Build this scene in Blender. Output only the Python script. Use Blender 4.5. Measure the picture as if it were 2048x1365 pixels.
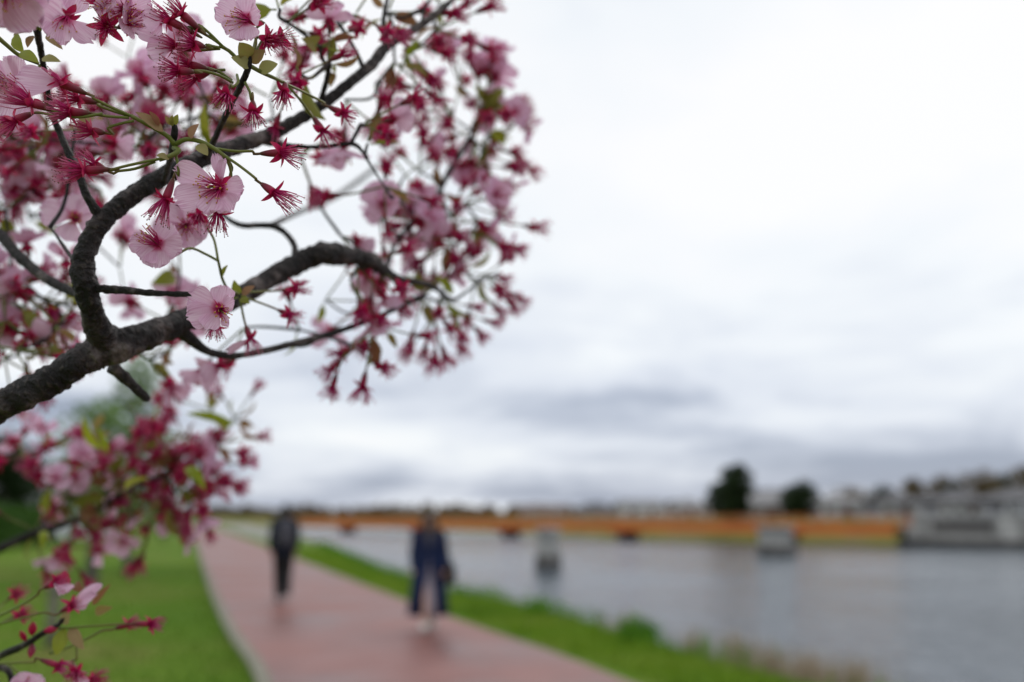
import bpy, math, random
import numpy as np
from mathutils import Vector, Matrix, noise as mnoise

R = math.radians
for o in list(bpy.data.objects):
    bpy.data.objects.remove(o)
scene = bpy.context.scene
COL = scene.collection

# ------------------------------------------------------------------ camera
FPX = 2048 * 35.0 / 36.0            # focal length in photo pixels
CX, CY, YH = 1024.0, 682.5, 1033.0  # picture centre, horizon row
CAM_H = 1.60
PITCH = math.atan((YH - CY) / FPX)
FOCUS = 0.50
cam_data = bpy.data.cameras.new('camera')
cam = bpy.data.objects.new('camera', cam_data)
COL.objects.link(cam)
cam.location = (0, 0, CAM_H)
cam.rotation_euler = (R(90) + PITCH, 0, 0)
cam_data.lens = 35
cam_data.sensor_width = 36
cam_data.clip_start = 0.02
cam_data.clip_end = 6000
cam_data.dof.use_dof = True
cam_data.dof.focus_distance = FOCUS
cam_data.dof.aperture_fstop = 4.5
scene.camera = cam
CAMP = Vector((0, 0, CAM_H))
CR = Matrix.Rotation(R(90) + PITCH, 3, 'X')

def cdir(x, y, t):
    """camera-space direction (right, up, towards camera) in world space"""
    return CR @ Vector((x, y, t))

def at(px, py, d):
    """the point at depth d metres seen at photo pixel (px, py)"""
    return CAMP + CR @ Vector(((px - CX) / FPX * d, -(py - CY) / FPX * d, -d))

def ground(px, py, z=0.0):
    v = CR @ Vector(((px - CX) / FPX, -(py - CY) / FPX, -1))
    t = (z - CAM_H) / v.z
    return CAMP + v * t

# ------------------------------------------------------------------ world: overcast sky
SUN_EL, SUN_AZ = R(48), R(28)       # azimuth from +Y towards +X
world = bpy.data.worlds.new('World')
scene.world = world
world.use_nodes = True
wt = world.node_tree
wt.nodes.clear()

def N(t, typ, **kw):
    n = t.nodes.new(typ)
    for k, v in kw.items():
        if k.startswith('i_'):
            key = k[2:].replace('_', ' ')
            n.inputs[int(key) if key.isdigit() else key].default_value = v
        else:
            setattr(n, k, v)
    return n

def ramp(t, pts, interp='LINEAR'):
    n = t.nodes.new('ShaderNodeValToRGB')
    cr = n.color_ramp
    cr.interpolation = interp
    while len(cr.elements) < len(pts):
        cr.elements.new(0.5)
    for e, (p, c) in zip(cr.elements, pts):
        e.position = p
        e.color = (*c, 1) if len(c) == 3 else c
    return n

def math_n(t, op, a=None, b=None, clamp=False):
    n = t.nodes.new('ShaderNodeMath')
    n.operation = op
    n.use_clamp = clamp
    for i, v in enumerate((a, b)):
        if v is None:
            continue
        if isinstance(v, (int, float)):
            n.inputs[i].default_value = v
        else:
            t.links.new(v, n.inputs[i])
    return n.outputs[0]

sky = N(wt, 'ShaderNodeTexSky', sky_type='NISHITA', sun_disc=False,
        sun_elevation=SUN_EL, sun_rotation=SUN_AZ)
sky_s = N(wt, 'ShaderNodeMix', data_type='RGBA', blend_type='MULTIPLY')
sky_s.inputs['Factor'].default_value = 1.0
wt.links.new(sky.outputs['Color'], sky_s.inputs[6])
sky_s.inputs[7].default_value = (0.10, 0.10, 0.10, 1)
tc = N(wt, 'ShaderNodeTexCoord')
sep = N(wt, 'ShaderNodeSeparateXYZ')
wt.links.new(tc.outputs['Generated'], sep.inputs[0])
zc = math_n(wt, 'ADD', math_n(wt, 'MAXIMUM', sep.outputs['Z'], 0.0), 0.17)
cmb = N(wt, 'ShaderNodeCombineXYZ')
wt.links.new(math_n(wt, 'DIVIDE', sep.outputs['X'], zc), cmb.inputs[0])
wt.links.new(math_n(wt, 'DIVIDE', sep.outputs['Y'], zc), cmb.inputs[1])
cmb.inputs[2].default_value = 3.7
n1 = N(wt, 'ShaderNodeTexNoise', i_Scale=1.05, i_Detail=5.0, i_Roughness=0.52, i_Distortion=0.3)
wt.links.new(cmb.outputs[0], n1.inputs['Vector'])
n2 = N(wt, 'ShaderNodeTexNoise', i_Scale=0.40, i_Detail=2.0, i_Roughness=0.5)
wt.links.new(cmb.outputs[0], n2.inputs['Vector'])
# cloud base thickens with distance: thin bright cloud overhead, grey layers low down
el = N(wt, 'ShaderNodeMapRange', i_1=0.06, i_2=0.30, i_3=0.0, i_4=1.0)
el.interpolation_type = 'SMOOTHSTEP'
wt.links.new(sep.outputs['Z'], el.inputs[0])
mixn0 = math_n(wt, 'ADD', math_n(wt, 'MULTIPLY', n1.outputs['Fac'], 0.62), math_n(wt, 'MULTIPLY', n2.outputs['Fac'], 0.38))
mixn = math_n(wt, 'MULTIPLY_ADD', mixn0, 1.7)
mixn.node.inputs[2].default_value = -0.385
lev = math_n(wt, 'ADD', mixn, math_n(wt, 'MULTIPLY', el.outputs[0], 0.43), clamp=True)
cloud = ramp(wt, [(0.34, (0.36, 0.41, 0.52)), (0.46, (0.54, 0.59, 0.70)), (0.57, (0.77, 0.815, 0.90)),
                  (0.72, (0.93, 0.965, 1.0)), (0.90, (1.02, 1.02, 1.03))])
wt.links.new(lev, cloud.inputs[0])
mixc = N(wt, 'ShaderNodeMix', data_type='RGBA')
mixc.inputs['Factor'].default_value = 0.93
wt.links.new(sky_s.outputs[2], mixc.inputs[6])
wt.links.new(cloud.outputs[0], mixc.inputs[7])
bg = N(wt, 'ShaderNodeBackground', i_Strength=1.0)
wt.links.new(mixc.outputs[2], bg.inputs['Color'])
wo = N(wt, 'ShaderNodeOutputWorld')
wt.links.new(bg.outputs[0], wo.inputs['Surface'])

sun_data = bpy.data.lights.new('sun', 'SUN')
sun_data.energy = 0.9
sun_data.angle = R(25)
sun_data.color = (1.0, 0.97, 0.93)
sun = bpy.data.objects.new('sun', sun_data)
COL.objects.link(sun)
sdir = Vector((math.sin(SUN_AZ) * math.cos(SUN_EL), math.cos(SUN_AZ) * math.cos(SUN_EL), math.sin(SUN_EL)))
sun.rotation_euler = sdir.to_track_quat('Z', 'Y').to_euler()
sun.location = (5, 5, 12)

scene.view_settings.view_transform = 'Standard'
scene.view_settings.look = 'None'
scene.view_settings.exposure = 0.0
scene.view_settings.gamma = 1.0
scene.view_settings.use_curve_mapping = False
scene.render.engine = 'CYCLES'
scene.cycles.use_denoising = True
scene.cycles.max_bounces = 8
scene.cycles.transmission_bounces = 6
scene.cycles.transparent_max_bounces = 8

# ------------------------------------------------------------------ materials
def new_mat(name):
    m = bpy.data.materials.new(name)
    m.use_nodes = True
    t = m.node_tree
    t.nodes.clear()
    out = t.nodes.new('ShaderNodeOutputMaterial')
    b = t.nodes.new('ShaderNodeBsdfPrincipled')
    t.links.new(b.outputs[0], out.inputs[0])
    return m, t, b, out

def mat_noise(name, c1, c2, scale=5.0, rough=0.8, bump=0.0, detail=4.0, spec=0.3, coord='Object', stretch=(1, 1, 1), c3=None):
    m, t, b, out = new_mat(name)
    tcn = t.nodes.new('ShaderNodeTexCoord')
    mp = t.nodes.new('ShaderNodeMapping')
    mp.inputs['Scale'].default_value = stretch
    t.links.new(tcn.outputs[coord], mp.inputs[0])
    n = N(t, 'ShaderNodeTexNoise', i_Scale=scale, i_Detail=detail, i_Roughness=0.6)
    t.links.new(mp.outputs[0], n.inputs['Vector'])
    pts = [(0.33, c1), (0.67, c2)] if c3 is None else [(0.3, c1), (0.5, c2), (0.7, c3)]
    r = ramp(t, pts)
    t.links.new(n.outputs['Fac'], r.inputs[0])
    t.links.new(r.outputs[0], b.inputs['Base Color'])
    b.inputs['Roughness'].default_value = rough
    b.inputs['Specular IOR Level'].default_value = spec
    if bump:
        bp = N(t, 'ShaderNodeBump', i_Strength=bump, i_Distance=0.02)
        t.links.new(n.outputs['Fac'], bp.inputs['Height'])
        t.links.new(bp.outputs[0], b.inputs['Normal'])
    return m

def mat_thin(name, build, trans=0.4, rough=0.55, spec=0.25):
    """thin plant tissue: diffuse + translucent; build(t) -> colour socket"""
    m, t, b, out = new_mat(name)
    c = build(t)
    t.links.new(c, b.inputs['Base Color'])
    b.inputs['Roughness'].default_value = rough
    b.inputs['Specular IOR Level'].default_value = spec
    tr = t.nodes.new('ShaderNodeBsdfTranslucent')
    t.links.new(c, tr.inputs['Color'])
    mx = t.nodes.new('ShaderNodeMixShader')
    mx.inputs[0].default_value = trans
    t.links.new(b.outputs[0], mx.inputs[1])
    t.links.new(tr.outputs[0], mx.inputs[2])
    t.links.new(mx.outputs[0], out.inputs[0])
    return m

def petal_col(t):
    uv = t.nodes.new('ShaderNodeUVMap')
    sp = t.nodes.new('ShaderNodeSeparateXYZ')
    t.links.new(uv.outputs[0], sp.inputs[0])
    # base-to-tip gradient with fine fanning veins
    veins = N(t, 'ShaderNodeTexNoise', i_Scale=1.0, i_Detail=2.0)
    cb = t.nodes.new('ShaderNodeCombineXYZ')
    oi = t.nodes.new('ShaderNodeObjectInfo')
    t.links.new(math_n(t, 'MULTIPLY', sp.outputs[0], 26.0), cb.inputs[0])
    t.links.new(math_n(t, 'MULTIPLY', sp.outputs[1], 1.6), cb.inputs[1])
    t.links.new(math_n(t, 'MULTIPLY', oi.outputs['Random'], 40.0), cb.inputs[2])
    t.links.new(cb.outputs[0], veins.inputs['Vector'])
    vr = ramp(t, [(0.38, (0.66, 0.29, 0.52)), (0.50, (0.86, 0.58, 0.78)), (0.66, (0.93, 0.71, 0.87))])
    t.links.new(veins.outputs['Fac'], vr.inputs[0])
    g = ramp(t, [(0.0, (0.45, 0.03, 0.12)), (0.10, (0.62, 0.10, 0.26)), (0.24, (0.86, 0.56, 0.75)), (1.0, (0.92, 0.70, 0.85))])
    t.links.new(sp.outputs[1], g.inputs[0])
    mx = N(t, 'ShaderNodeMix', data_type='RGBA', blend_type='MULTIPLY')
    mx.inputs['Factor'].default_value = 0.0
    mm = N(t, 'ShaderNodeMix', data_type='RGBA')
    t.links.new(math_n(t, 'MULTIPLY', sp.outputs[1], 0.75, clamp=True), mm.inputs['Factor'])
    t.links.new(g.outputs[0], mm.inputs[6])
    t.links.new(vr.outputs[0], mm.inputs[7])
    return mm.outputs[2]

def uvgrad(*pts):
    def f(t):
        uv = t.nodes.new('ShaderNodeUVMap')
        sp = t.nodes.new('ShaderNodeSeparateXYZ')
        t.links.new(uv.outputs[0], sp.inputs[0])
        g = ramp(t, list(pts))
        t.links.new(sp.outputs[1], g.inputs[0])
        return g.outputs[0]
    return f

def leaf_col(pts):
    def f(t):
        oi = t.nodes.new('ShaderNodeObjectInfo')
        uv = t.nodes.new('ShaderNodeUVMap')
        n = N(t, 'ShaderNodeTexNoise', i_Scale=3.0, i_Detail=3.0)
        t.links.new(uv.outputs[0], n.inputs['Vector'])
        s = math_n(t, 'ADD', math_n(t, 'MULTIPLY', oi.outputs['Random'], 0.8), math_n(t, 'MULTIPLY', n.outputs['Fac'], 0.3))
        g = ramp(t, list(pts))
        t.links.new(s, g.inputs[0])
        return g.outputs[0]
    return f

M = {}
M['petal'] = mat_thin('petal_pink', petal_col, 0.42, 0.6, 0.2)
M['calyx'] = mat_thin('calyx_crimson', uvgrad((0.0, (0.10, 0.045, 0.02)), (0.35, (0.19, 0.020, 0.04)), (1.0, (0.40, 0.018, 0.075))), 0.12, 0.45, 0.35)
M['sepal'] = mat_thin('sepal_crimson', uvgrad((0.0, (0.48, 0.010, 0.085)), (0.6, (0.60, 0.020, 0.120)), (1.0, (0.46, 0.06, 0.09))), 0.38, 0.5, 0.3)
M['stamen'] = mat_thin('stamen_magenta', uvgrad((0.0, (0.58, 0.008, 0.15)), (0.5, (0.66, 0.040, 0.24)), (1.0, (0.78, 0.30, 0.46))), 0.38, 0.5, 0.3)
M['anther'] = mat_noise('anther_yellow', (0.55, 0.26, 0.03), (0.62, 0.36, 0.06), 800, 0.7)
M['anther_old'] = mat_noise('anther_brown', (0.14, 0.05, 0.03), (0.24, 0.10, 0.04), 800, 0.7)
M['stalk'] = mat_thin('stalk_green', uvgrad((0.0, (0.15, 0.19, 0.035)), (0.6, (0.17, 0.18, 0.04)), (1.0, (0.15, 0.07, 0.035))), 0.1, 0.45, 0.35)
M['leaf'] = mat_thin('young_leaf', leaf_col([(0.0, (0.30, 0.36, 0.03)), (0.35, (0.26, 0.28, 0.05)), (0.6, (0.30, 0.20, 0.08)), (0.9, (0.28, 0.12, 0.06))]), 0.5, 0.5, 0.3)
M['leaf_green'] = mat_thin('yellow_green_leaf', leaf_col([(0.0, (0.24, 0.32, 0.02)), (0.5, (0.32, 0.36, 0.03)), (0.95, (0.34, 0.30, 0.05))]), 0.5, 0.5, 0.3)
M['bract'] = mat_thin('bract_olive', leaf_col([(0.0, (0.34, 0.36, 0.12)), (0.5, (0.36, 0.30, 0.13)), (0.95, (0.36, 0.20, 0.12))]), 0.4, 0.6, 0.25)

def mat_bark():
    m, t, b, out = new_mat('cherry_bark')
    uv = t.nodes.new('ShaderNodeUVMap')          # u round the limb, v metres along it
    tcn = t.nodes.new('ShaderNodeTexCoord')
    n1 = N(t, 'ShaderNodeTexNoise', i_Scale=90.0, i_Detail=6.0, i_Roughness=0.65)
    t.links.new(tcn.outputs['Object'], n1.inputs['Vector'])
    mp = t.nodes.new('ShaderNodeMapping')
    mp.inputs['Scale'].default_value = (11.0, 300.0, 1)
    t.links.new(uv.outputs[0], mp.inputs[0])
    n2 = N(t, 'ShaderNodeTexNoise', i_Scale=1.0, i_Detail=3.0, i_Roughness=0.6)
    t.links.new(mp.outputs[0], n2.inputs['Vector'])
    n3 = N(t, 'ShaderNodeTexNoise', i_Scale=28.0, i_Detail=3.0)
    t.links.new(tcn.outputs['Object'], n3.inputs['Vector'])
    r1 = ramp(t, [(0.43, (0.006, 0.005, 0.005)), (0.50, (0.014, 0.011, 0.0105)), (0.55, (0.044, 0.035, 0.034)), (0.61, (0.17, 0.145, 0.135))])
    s = math_n(t, 'ADD', math_n(t, 'MULTIPLY', n1.outputs['Fac'], 0.5), math_n(t, 'MULTIPLY', n3.outputs['Fac'], 0.5))
    t.links.new(s, r1.inputs[0])
    r2 = ramp(t, [(0.55, (0, 0, 0)), (0.66, (1, 1, 1))])
    t.links.new(n2.outputs['Fac'], r2.inputs[0])
    mx = N(t, 'ShaderNodeMix', data_type='RGBA')
    t.links.new(math_n(t, 'MULTIPLY', r2.outputs[0], 0.5), mx.inputs['Factor'])
    t.links.new(r1.outputs[0], mx.inputs[6])
    mx.inputs[7].default_value = (0.12, 0.10, 0.085, 1)
    t.links.new(mx.outputs[2], b.inputs['Base Color'])
    b.inputs['Roughness'].default_value = 0.56
    b.inputs['Specular IOR Level'].default_value = 0.36
    bp = N(t, 'ShaderNodeBump', i_Strength=1.0, i_Distance=0.005)
    hh = math_n(t, 'ADD', math_n(t, 'MULTIPLY', n2.outputs['Fac'], 0.8), n1.outputs['Fac'])
    t.links.new(hh, bp.inputs['Height'])
    t.links.new(bp.outputs[0], b.inputs['Normal'])
    return m
M['bark'] = mat_bark()
M['bark_far'] = mat_noise('tree_bark_grey', (0.05, 0.045, 0.04), (0.12, 0.105, 0.09), 12, 0.85, 0.4, stretch=(1, 1, 0.2))
M['lawn'] = mat_noise('lawn_grass', (0.050, 0.125, 0.008), (0.090, 0.165, 0.012), 0.30, 0.9, 0.3, 8.0, 0.05, c3=(0.17, 0.15, 0.05))
M['blade'] = mat_noise('grass_blade', (0.050, 0.125, 0.008), (0.095, 0.185, 0.012), 0.5, 0.7, 0, 6, 0.15, c3=(0.17, 0.155, 0.05))
M['bankblade'] = mat_noise('bank_grass_blade', (0.10, 0.20, 0.010), (0.17, 0.29, 0.016), 0.5, 0.7, 0, 6, 0.15, c3=(0.24, 0.32, 0.04))
M['field'] = mat_noise('dull_field', (0.13, 0.13, 0.09), (0.20, 0.19, 0.14), 0.01, 0.95, 0, 6, 0.05)
M['farhill'] = mat_noise('far_hill', (0.11, 0.12, 0.11), (0.16, 0.17, 0.16), 0.004, 0.95, 0, 6, 0.05)
M['roughbank'] = mat_noise('rough_bank', (0.10, 0.105, 0.03), (0.19, 0.18, 0.05), 0.12, 0.95, 0, 6, 0.05, c3=(0.20, 0.16, 0.10))
M['gravel'] = mat_noise('pale_gravel', (0.20, 0.20, 0.18), (0.32, 0.31, 0.29), 0.4, 0.9, 0.2, 8)
M['tuft'] = mat_noise('tall_grass', (0.06, 0.19, 0.010), (0.14, 0.29, 0.02), 0.8, 0.7, 0, 5, 0.15)
M['dry'] = mat_noise('dry_reed', (0.32, 0.25, 0.17), (0.46, 0.37, 0.28), 2, 0.8)
M['hedge'] = mat_noise('hedge_leaf', (0.03, 0.085, 0.012), (0.07, 0.15, 0.02), 3, 0.7, 0, 5, 0.15)
M['fresh'] = mat_noise('fresh_leaf', (0.12, 0.21, 0.06), (0.20, 0.31, 0.10), 3, 0.6, 0, 5, 0.2)
M['fresh2'] = mat_noise('yellow_leaf', (0.15, 0.24, 0.025), (0.21, 0.30, 0.04), 3, 0.6, 0, 5, 0.2)
M['ever'] = mat_noise('evergreen_needle', (0.010, 0.024, 0.008), (0.030, 0.052, 0.014), 1.2, 0.7, 0, 5, 0.15)
M['brownleaf'] = mat_noise('bare_twig_crown', (0.10, 0.075, 0.04), (0.17, 0.13, 0.06), 1.5, 0.85)
M['concrete'] = mat_noise('weathered_concrete', (0.26, 0.26, 0.25), (0.42, 0.42, 0.40), 1.2, 0.85, 0.3, 8)
M['concrete_dark'] = mat_noise('wet_concrete_and_recess_shade', (0.07, 0.065, 0.06), (0.13, 0.125, 0.12), 1.5, 0.6, 0.3, 8)  # wet footings; also the dark colour painted as shade on the quay slabs
M['kerb'] = mat_noise('kerb_concrete', (0.15, 0.145, 0.11), (0.24, 0.23, 0.18), 2.5, 0.85, 0.3, 8)
M['orange'] = mat_noise('orange_bridge_paint', (0.56, 0.145, 0.035), (0.74, 0.24, 0.055), 0.25, 0.55, 0, 5)
M['orange_dk'] = mat_noise('orange_rail_paint', (0.42, 0.13, 0.035), (0.55, 0.19, 0.05), 0.3, 0.55, 0, 5)
M['deck'] = mat_noise('deck_boards', (0.16, 0.11, 0.08), (0.24, 0.17, 0.12), 2, 0.8)
M['white_wall'] = mat_noise('white_render', (0.46, 0.48, 0.52), (0.60, 0.61, 0.64), 0.4, 0.85, 0, 6)
M['grey_wall'] = mat_noise('grey_render', (0.34, 0.33, 0.33), (0.46, 0.44, 0.44), 0.4, 0.85, 0, 6)
M['pink_wall'] = mat_noise('pinkish_render', (0.46, 0.39, 0.38), (0.58, 0.50, 0.49), 0.4, 0.85, 0, 6)
M['roof_dark'] = mat_noise('dark_tile', (0.045, 0.047, 0.055), (0.085, 0.088, 0.10), 1.5, 0.7, 0.3, 6, stretch=(1, 6, 1))
M['roof_grey'] = mat_noise('grey_tile', (0.16, 0.16, 0.17), (0.25, 0.25, 0.26), 1.5, 0.7, 0.3, 6, stretch=(1, 6, 1))
M['roof_brown'] = mat_noise('brown_tile', (0.11, 0.075, 0.06), (0.17, 0.12, 0.10), 1.5, 0.7, 0.3, 6, stretch=(1, 6, 1))
M['trim'] = mat_noise('white_trim', (0.6, 0.6, 0.6), (0.72, 0.72, 0.72), 2, 0.6)
M['skin'] = mat_noise('skin', (0.52, 0.32, 0.24), (0.60, 0.38, 0.29), 20, 0.55)
M['hair_black'] = mat_noise('black_hair', (0.010, 0.009, 0.009), (0.022, 0.018, 0.016), 60, 0.5, 0.4, stretch=(1, 1, 0.1))
M['hair_brown'] = mat_noise('brown_hair', (0.028, 0.015, 0.010), (0.06, 0.033, 0.021), 60, 0.5, 0.4, stretch=(1, 1, 0.1))
M['navy'] = mat_noise('navy_cloth', (0.005, 0.012, 0.044), (0.008, 0.019, 0.072), 9, 0.85, 0.3)
M['navy_dk'] = mat_noise('dark_navy_cloth', (0.005, 0.008, 0.018), (0.009, 0.014, 0.032), 9, 0.85, 0.3)
M['black'] = mat_noise('black_cloth', (0.007, 0.007, 0.008), (0.014, 0.014, 0.016), 9, 0.8, 0.3)
M['grey_cloth'] = mat_noise('grey_pack_cloth', (0.05, 0.05, 0.065), (0.085, 0.085, 0.105), 9, 0.8, 0.3)
M['lilac'] = mat_noise('pale_lilac_cloth', (0.34, 0.31, 0.36), (0.44, 0.40, 0.46), 6, 0.85, 0.3)
M['shoe_white'] = mat_noise('white_shoe', (0.62, 0.60, 0.56), (0.74, 0.72, 0.68), 20, 0.6)
M['shoe_grey'] = mat_noise('grey_shoe', (0.30, 0.29, 0.29), (0.42, 0.40, 0.40), 20, 0.6)
M['eye'] = mat_noise('eye_dark', (0.01, 0.008, 0.006), (0.02, 0.015, 0.01), 20, 0.2)
M['lip'] = mat_noise('lip', (0.36, 0.13, 0.11), (0.42, 0.16, 0.14), 20, 0.5)

def mat_glass():
    m, t, b, out = new_mat('window_glass')
    b.inputs['Base Color'].default_value = (0.03, 0.035, 0.04, 1)
    b.inputs['Roughness'].default_value = 0.08
    b.inputs['Specular IOR Level'].default_value = 0.8
    return m
M['glass'] = mat_glass()

def mat_path():
    m, t, b, out = new_mat('red_asphalt')
    tcn = t.nodes.new('ShaderNodeTexCoord')
    n1 = N(t, 'ShaderNodeTexNoise', i_Scale=0.45, i_Detail=4.0, i_Roughness=0.55)
    n2 = N(t, 'ShaderNodeTexNoise', i_Scale=160.0, i_Detail=3.0)
    n3 = N(t, 'ShaderNodeTexNoise', i_Scale=1.7, i_Detail=5.0, i_Roughness=0.6)
    for n in (n1, n2, n3):
        t.links.new(tcn.outputs['Object'], n.inputs['Vector'])
    r = ramp(t, [(0.36, (0.100, 0.040, 0.035)), (0.5, (0.205, 0.080, 0.069)), (0.64, (0.275, 0.128, 0.112))])
    s = math_n(t, 'ADD', math_n(t, 'MULTIPLY', n1.outputs['Fac'], 0.55),
               math_n(t, 'ADD', math_n(t, 'MULTIPLY', n2.outputs['Fac'], 0.2), math_n(t, 'MULTIPLY', n3.outputs['Fac'], 0.25)))
    t.links.new(s, r.inputs[0])
    t.links.new(r.outputs[0], b.inputs['Base Color'])
    rr = ramp(t, [(0.35, (0.36, 0.36, 0.36)), (0.65, (0.60, 0.60, 0.60))])
    t.links.new(n1.outputs['Fac'], rr.inputs[0])
    t.links.new(rr.outputs[0], b.inputs['Roughness'])
    b.inputs['Specular IOR Level'].default_value = 0.30
    bp = N(t, 'ShaderNodeBump', i_Strength=0.25, i_Distance=0.004)
    t.links.new(n2.outputs['Fac'], bp.inputs['Height'])
    t.links.new(bp.outputs[0], b.inputs['Normal'])
    return m
M['path'] = mat_path()

def mat_water():
    m, t, b, out = new_mat('river_water')
    tcn = t.nodes.new('ShaderNodeTexCoord')
    mp = t.nodes.new('ShaderNodeMapping')
    mp.inputs['Scale'].default_value = (1.0, 0.55, 1)
    mp.inputs['Rotation'].default_value = (0, 0, R(25))
    t.links.new(tcn.outputs['Object'], mp.inputs[0])
    n1 = N(t, 'ShaderNodeTexNoise', i_Scale=1.6, i_Detail=5.0, i_Roughness=0.6, i_Distortion=0.4)
    n2 = N(t, 'ShaderNodeTexNoise', i_Scale=0.06, i_Detail=3.0, i_Roughness=0.5)
    t.links.new(mp.outputs[0], n1.inputs['Vector'])
    t.links.new(tcn.outputs['Object'], n2.inputs['Vector'])
    b.inputs['Base Color'].default_value = (0.020, 0.042, 0.068, 1)
    b.inputs['IOR'].default_value = 1.333
    b.inputs['Specular IOR Level'].default_value = 0.5
    rr = ramp(t, [(0.35, (0.08, 0.08, 0.08)), (0.65, (0.20, 0.20, 0.20))])
    t.links.new(n2.outputs['Fac'], rr.inputs[0])
    t.links.new(rr.outputs[0], b.inputs['Roughness'])
    bp = N(t, 'ShaderNodeBump', i_Strength=0.75, i_Distance=0.22)
    t.links.new(n1.outputs['Fac'], bp.inputs['Height'])
    t.links.new(bp.outputs[0], b.inputs['Normal'])
    return m
M['water'] = mat_water()

# ------------------------------------------------------------------ mesh helpers
def tag(o, label=None, cat=None, group=None, kind=None):
    if label: o['label'] = label
    if cat: o['category'] = cat
    if group: o['group'] = group
    if kind: o['kind'] = kind
    return o

def empty(name, loc, rz=0.0):
    o = bpy.data.objects.new(name, None)
    COL.objects.link(o)
    o.location = loc
    o.rotation_euler = (0, 0, rz)
    o.empty_display_size = 0.1
    return o

class MB:
    """collects geometry; build() links it as ONE mesh object"""
    def __init__(self):
        self.v, self.f, self.m, self.uv, self.mats = [], [], [], [], []

    def mi(self, mat):
        if mat not in self.mats:
            self.mats.append(mat)
        return self.mats.index(mat)

    def add(self, verts, faces, mat, uvs=None):
        o = len(self.v)
        self.v.extend([tuple(p) for p in verts])
        if uvs is None:
            uvs = [(0.5, 0.5)] * len(verts)
        self.uv.extend(uvs)
        k = self.mi(mat)
        for f in faces:
            self.f.append(tuple(i + o for i in f))
            self.m.append(k)

    def box(self, c, s, mat, rz=0.0, taper=1.0):
        x, y, z = s[0] / 2, s[1] / 2, s[2] / 2
        ca, sa = math.cos(rz), math.sin(rz)
        vs = []
        for dz, k in ((-z, 1.0), (z, taper)):
            for dx, dy in ((-x, -y), (x, -y), (x, y), (-x, y)):
                dx2, dy2 = dx * k, dy * k
                vs.append((c[0] + dx2 * ca - dy2 * sa, c[1] + dx2 * sa + dy2 * ca, c[2] + dz))
        self.add(vs, [(3, 2, 1, 0), (4, 5, 6, 7), (0, 1, 5, 4), (1, 2, 6, 5), (2, 3, 7, 6), (3, 0, 4, 7)], mat)

    def tube(self, pts, rad, mat, sides=6, cap=True, disp=None, v0=0.0, v1=None):
        """sweep a ring along pts; v of the uv runs v0..v1 or, when v1 is None, in metres"""
        n = len(pts)
        pts = [Vector(p) for p in pts]
        tang = []
        for i in range(n):
            a, b_ = pts[max(i - 1, 0)], pts[min(i + 1, n - 1)]
            d = (b_ - a)
            tang.append(d.normalized() if d.length > 1e-9 else Vector((0, 0, 1)))
        ref = tang[0].orthogonal().normalized()
        vs, uvs, fs = [], [], []
        L = 0.0
        tot = sum((pts[i + 1] - pts[i]).length for i in range(n - 1)) or 1.0
        for i in range(n):
            if i:
                L += (pts[i] - pts[i - 1]).length
                ref = (ref - tang[i] * ref.dot(tang[i]))
                ref = ref.normalized() if ref.length > 1e-6 else tang[i].orthogonal().normalized()
            bi = tang[i].cross(ref)
            vv = L if v1 is None else v0 + (v1 - v0) * L / tot
            for k in range(sides):
                a = 2 * math.pi * k / sides
                r = rad[i]
                dr = ref * math.cos(a) + bi * math.sin(a)
                if disp:
                    r = r * disp(pts[i] + dr * r, L, a, r)
                vs.append(pts[i] + dr * r)
                uvs.append((k / sides if k <= sides / 2 else 1 - k / sides, vv))
        for i in range(n - 1):
            for k in range(sides):
                k2 = (k + 1) % sides
                fs.append((i * sides + k, i * sides + k2, (i + 1) * sides + k2, (i + 1) * sides + k))
        if cap:
            fs.append(tuple(range(sides - 1, -1, -1)))
            fs.append(tuple((n - 1) * sides + k for k in range(sides)))
        self.add(vs, fs, mat, uvs)

    def blob(self, c, r, mat, uv=(0.5, 0.5)):
        """small octahedron"""
        c = Vector(c)
        vs = [c + Vector(d) * r for d in ((1, 0, 0), (-1, 0, 0), (0, 1, 0), (0, -1, 0), (0, 0, 1), (0, 0, -1))]
        self.add(vs, [(0, 2, 4), (2, 1, 4), (1, 3, 4), (3, 0, 4), (2, 0, 5), (1, 2, 5), (3, 1, 5), (0, 3, 5)], mat, [uv] * 6)

    def mesh(self, name, smooth=True):
        me = bpy.data.meshes.new(name)
        me.from_pydata(self.v, [], self.f)
        for k in self.mats:
            me.materials.append(M[k])
        me.polygons.foreach_set('material_index', self.m)
        me.polygons.foreach_set('use_smooth', [smooth] * len(self.f))
        uvl = me.uv_layers.new(name='UVMap')
        li = np.empty(len(me.loops), dtype=np.int32)
        me.loops.foreach_get('vertex_index', li)
        uvl.data.foreach_set('uv', np.array(self.uv, dtype=np.float32)[li].ravel())
        me.update()
        return me

    def build(self, name, parent=None, smooth=True, matrix=None):
        return link(name, self.mesh(name, smooth), parent, matrix)

def link(name, me, parent=None, matrix=None):
    """matrix is in the world; parents here are never rotated after this call"""
    o = bpy.data.objects.new(name, me)
    COL.objects.link(o)
    W = matrix if matrix is not None else Matrix.Identity(4)
    if parent is not None:
        o.parent = parent
        o.matrix_parent_inverse = Matrix.Identity(4)
        o.matrix_basis = world_of(parent).inverted() @ W
    else:
        o.matrix_basis = W
    return o

def world_of(o):
    m = o.matrix_basis.copy()
    p = o.parent
    while p is not None:
        m = p.matrix_basis @ m
        p = p.parent
    return m

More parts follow.
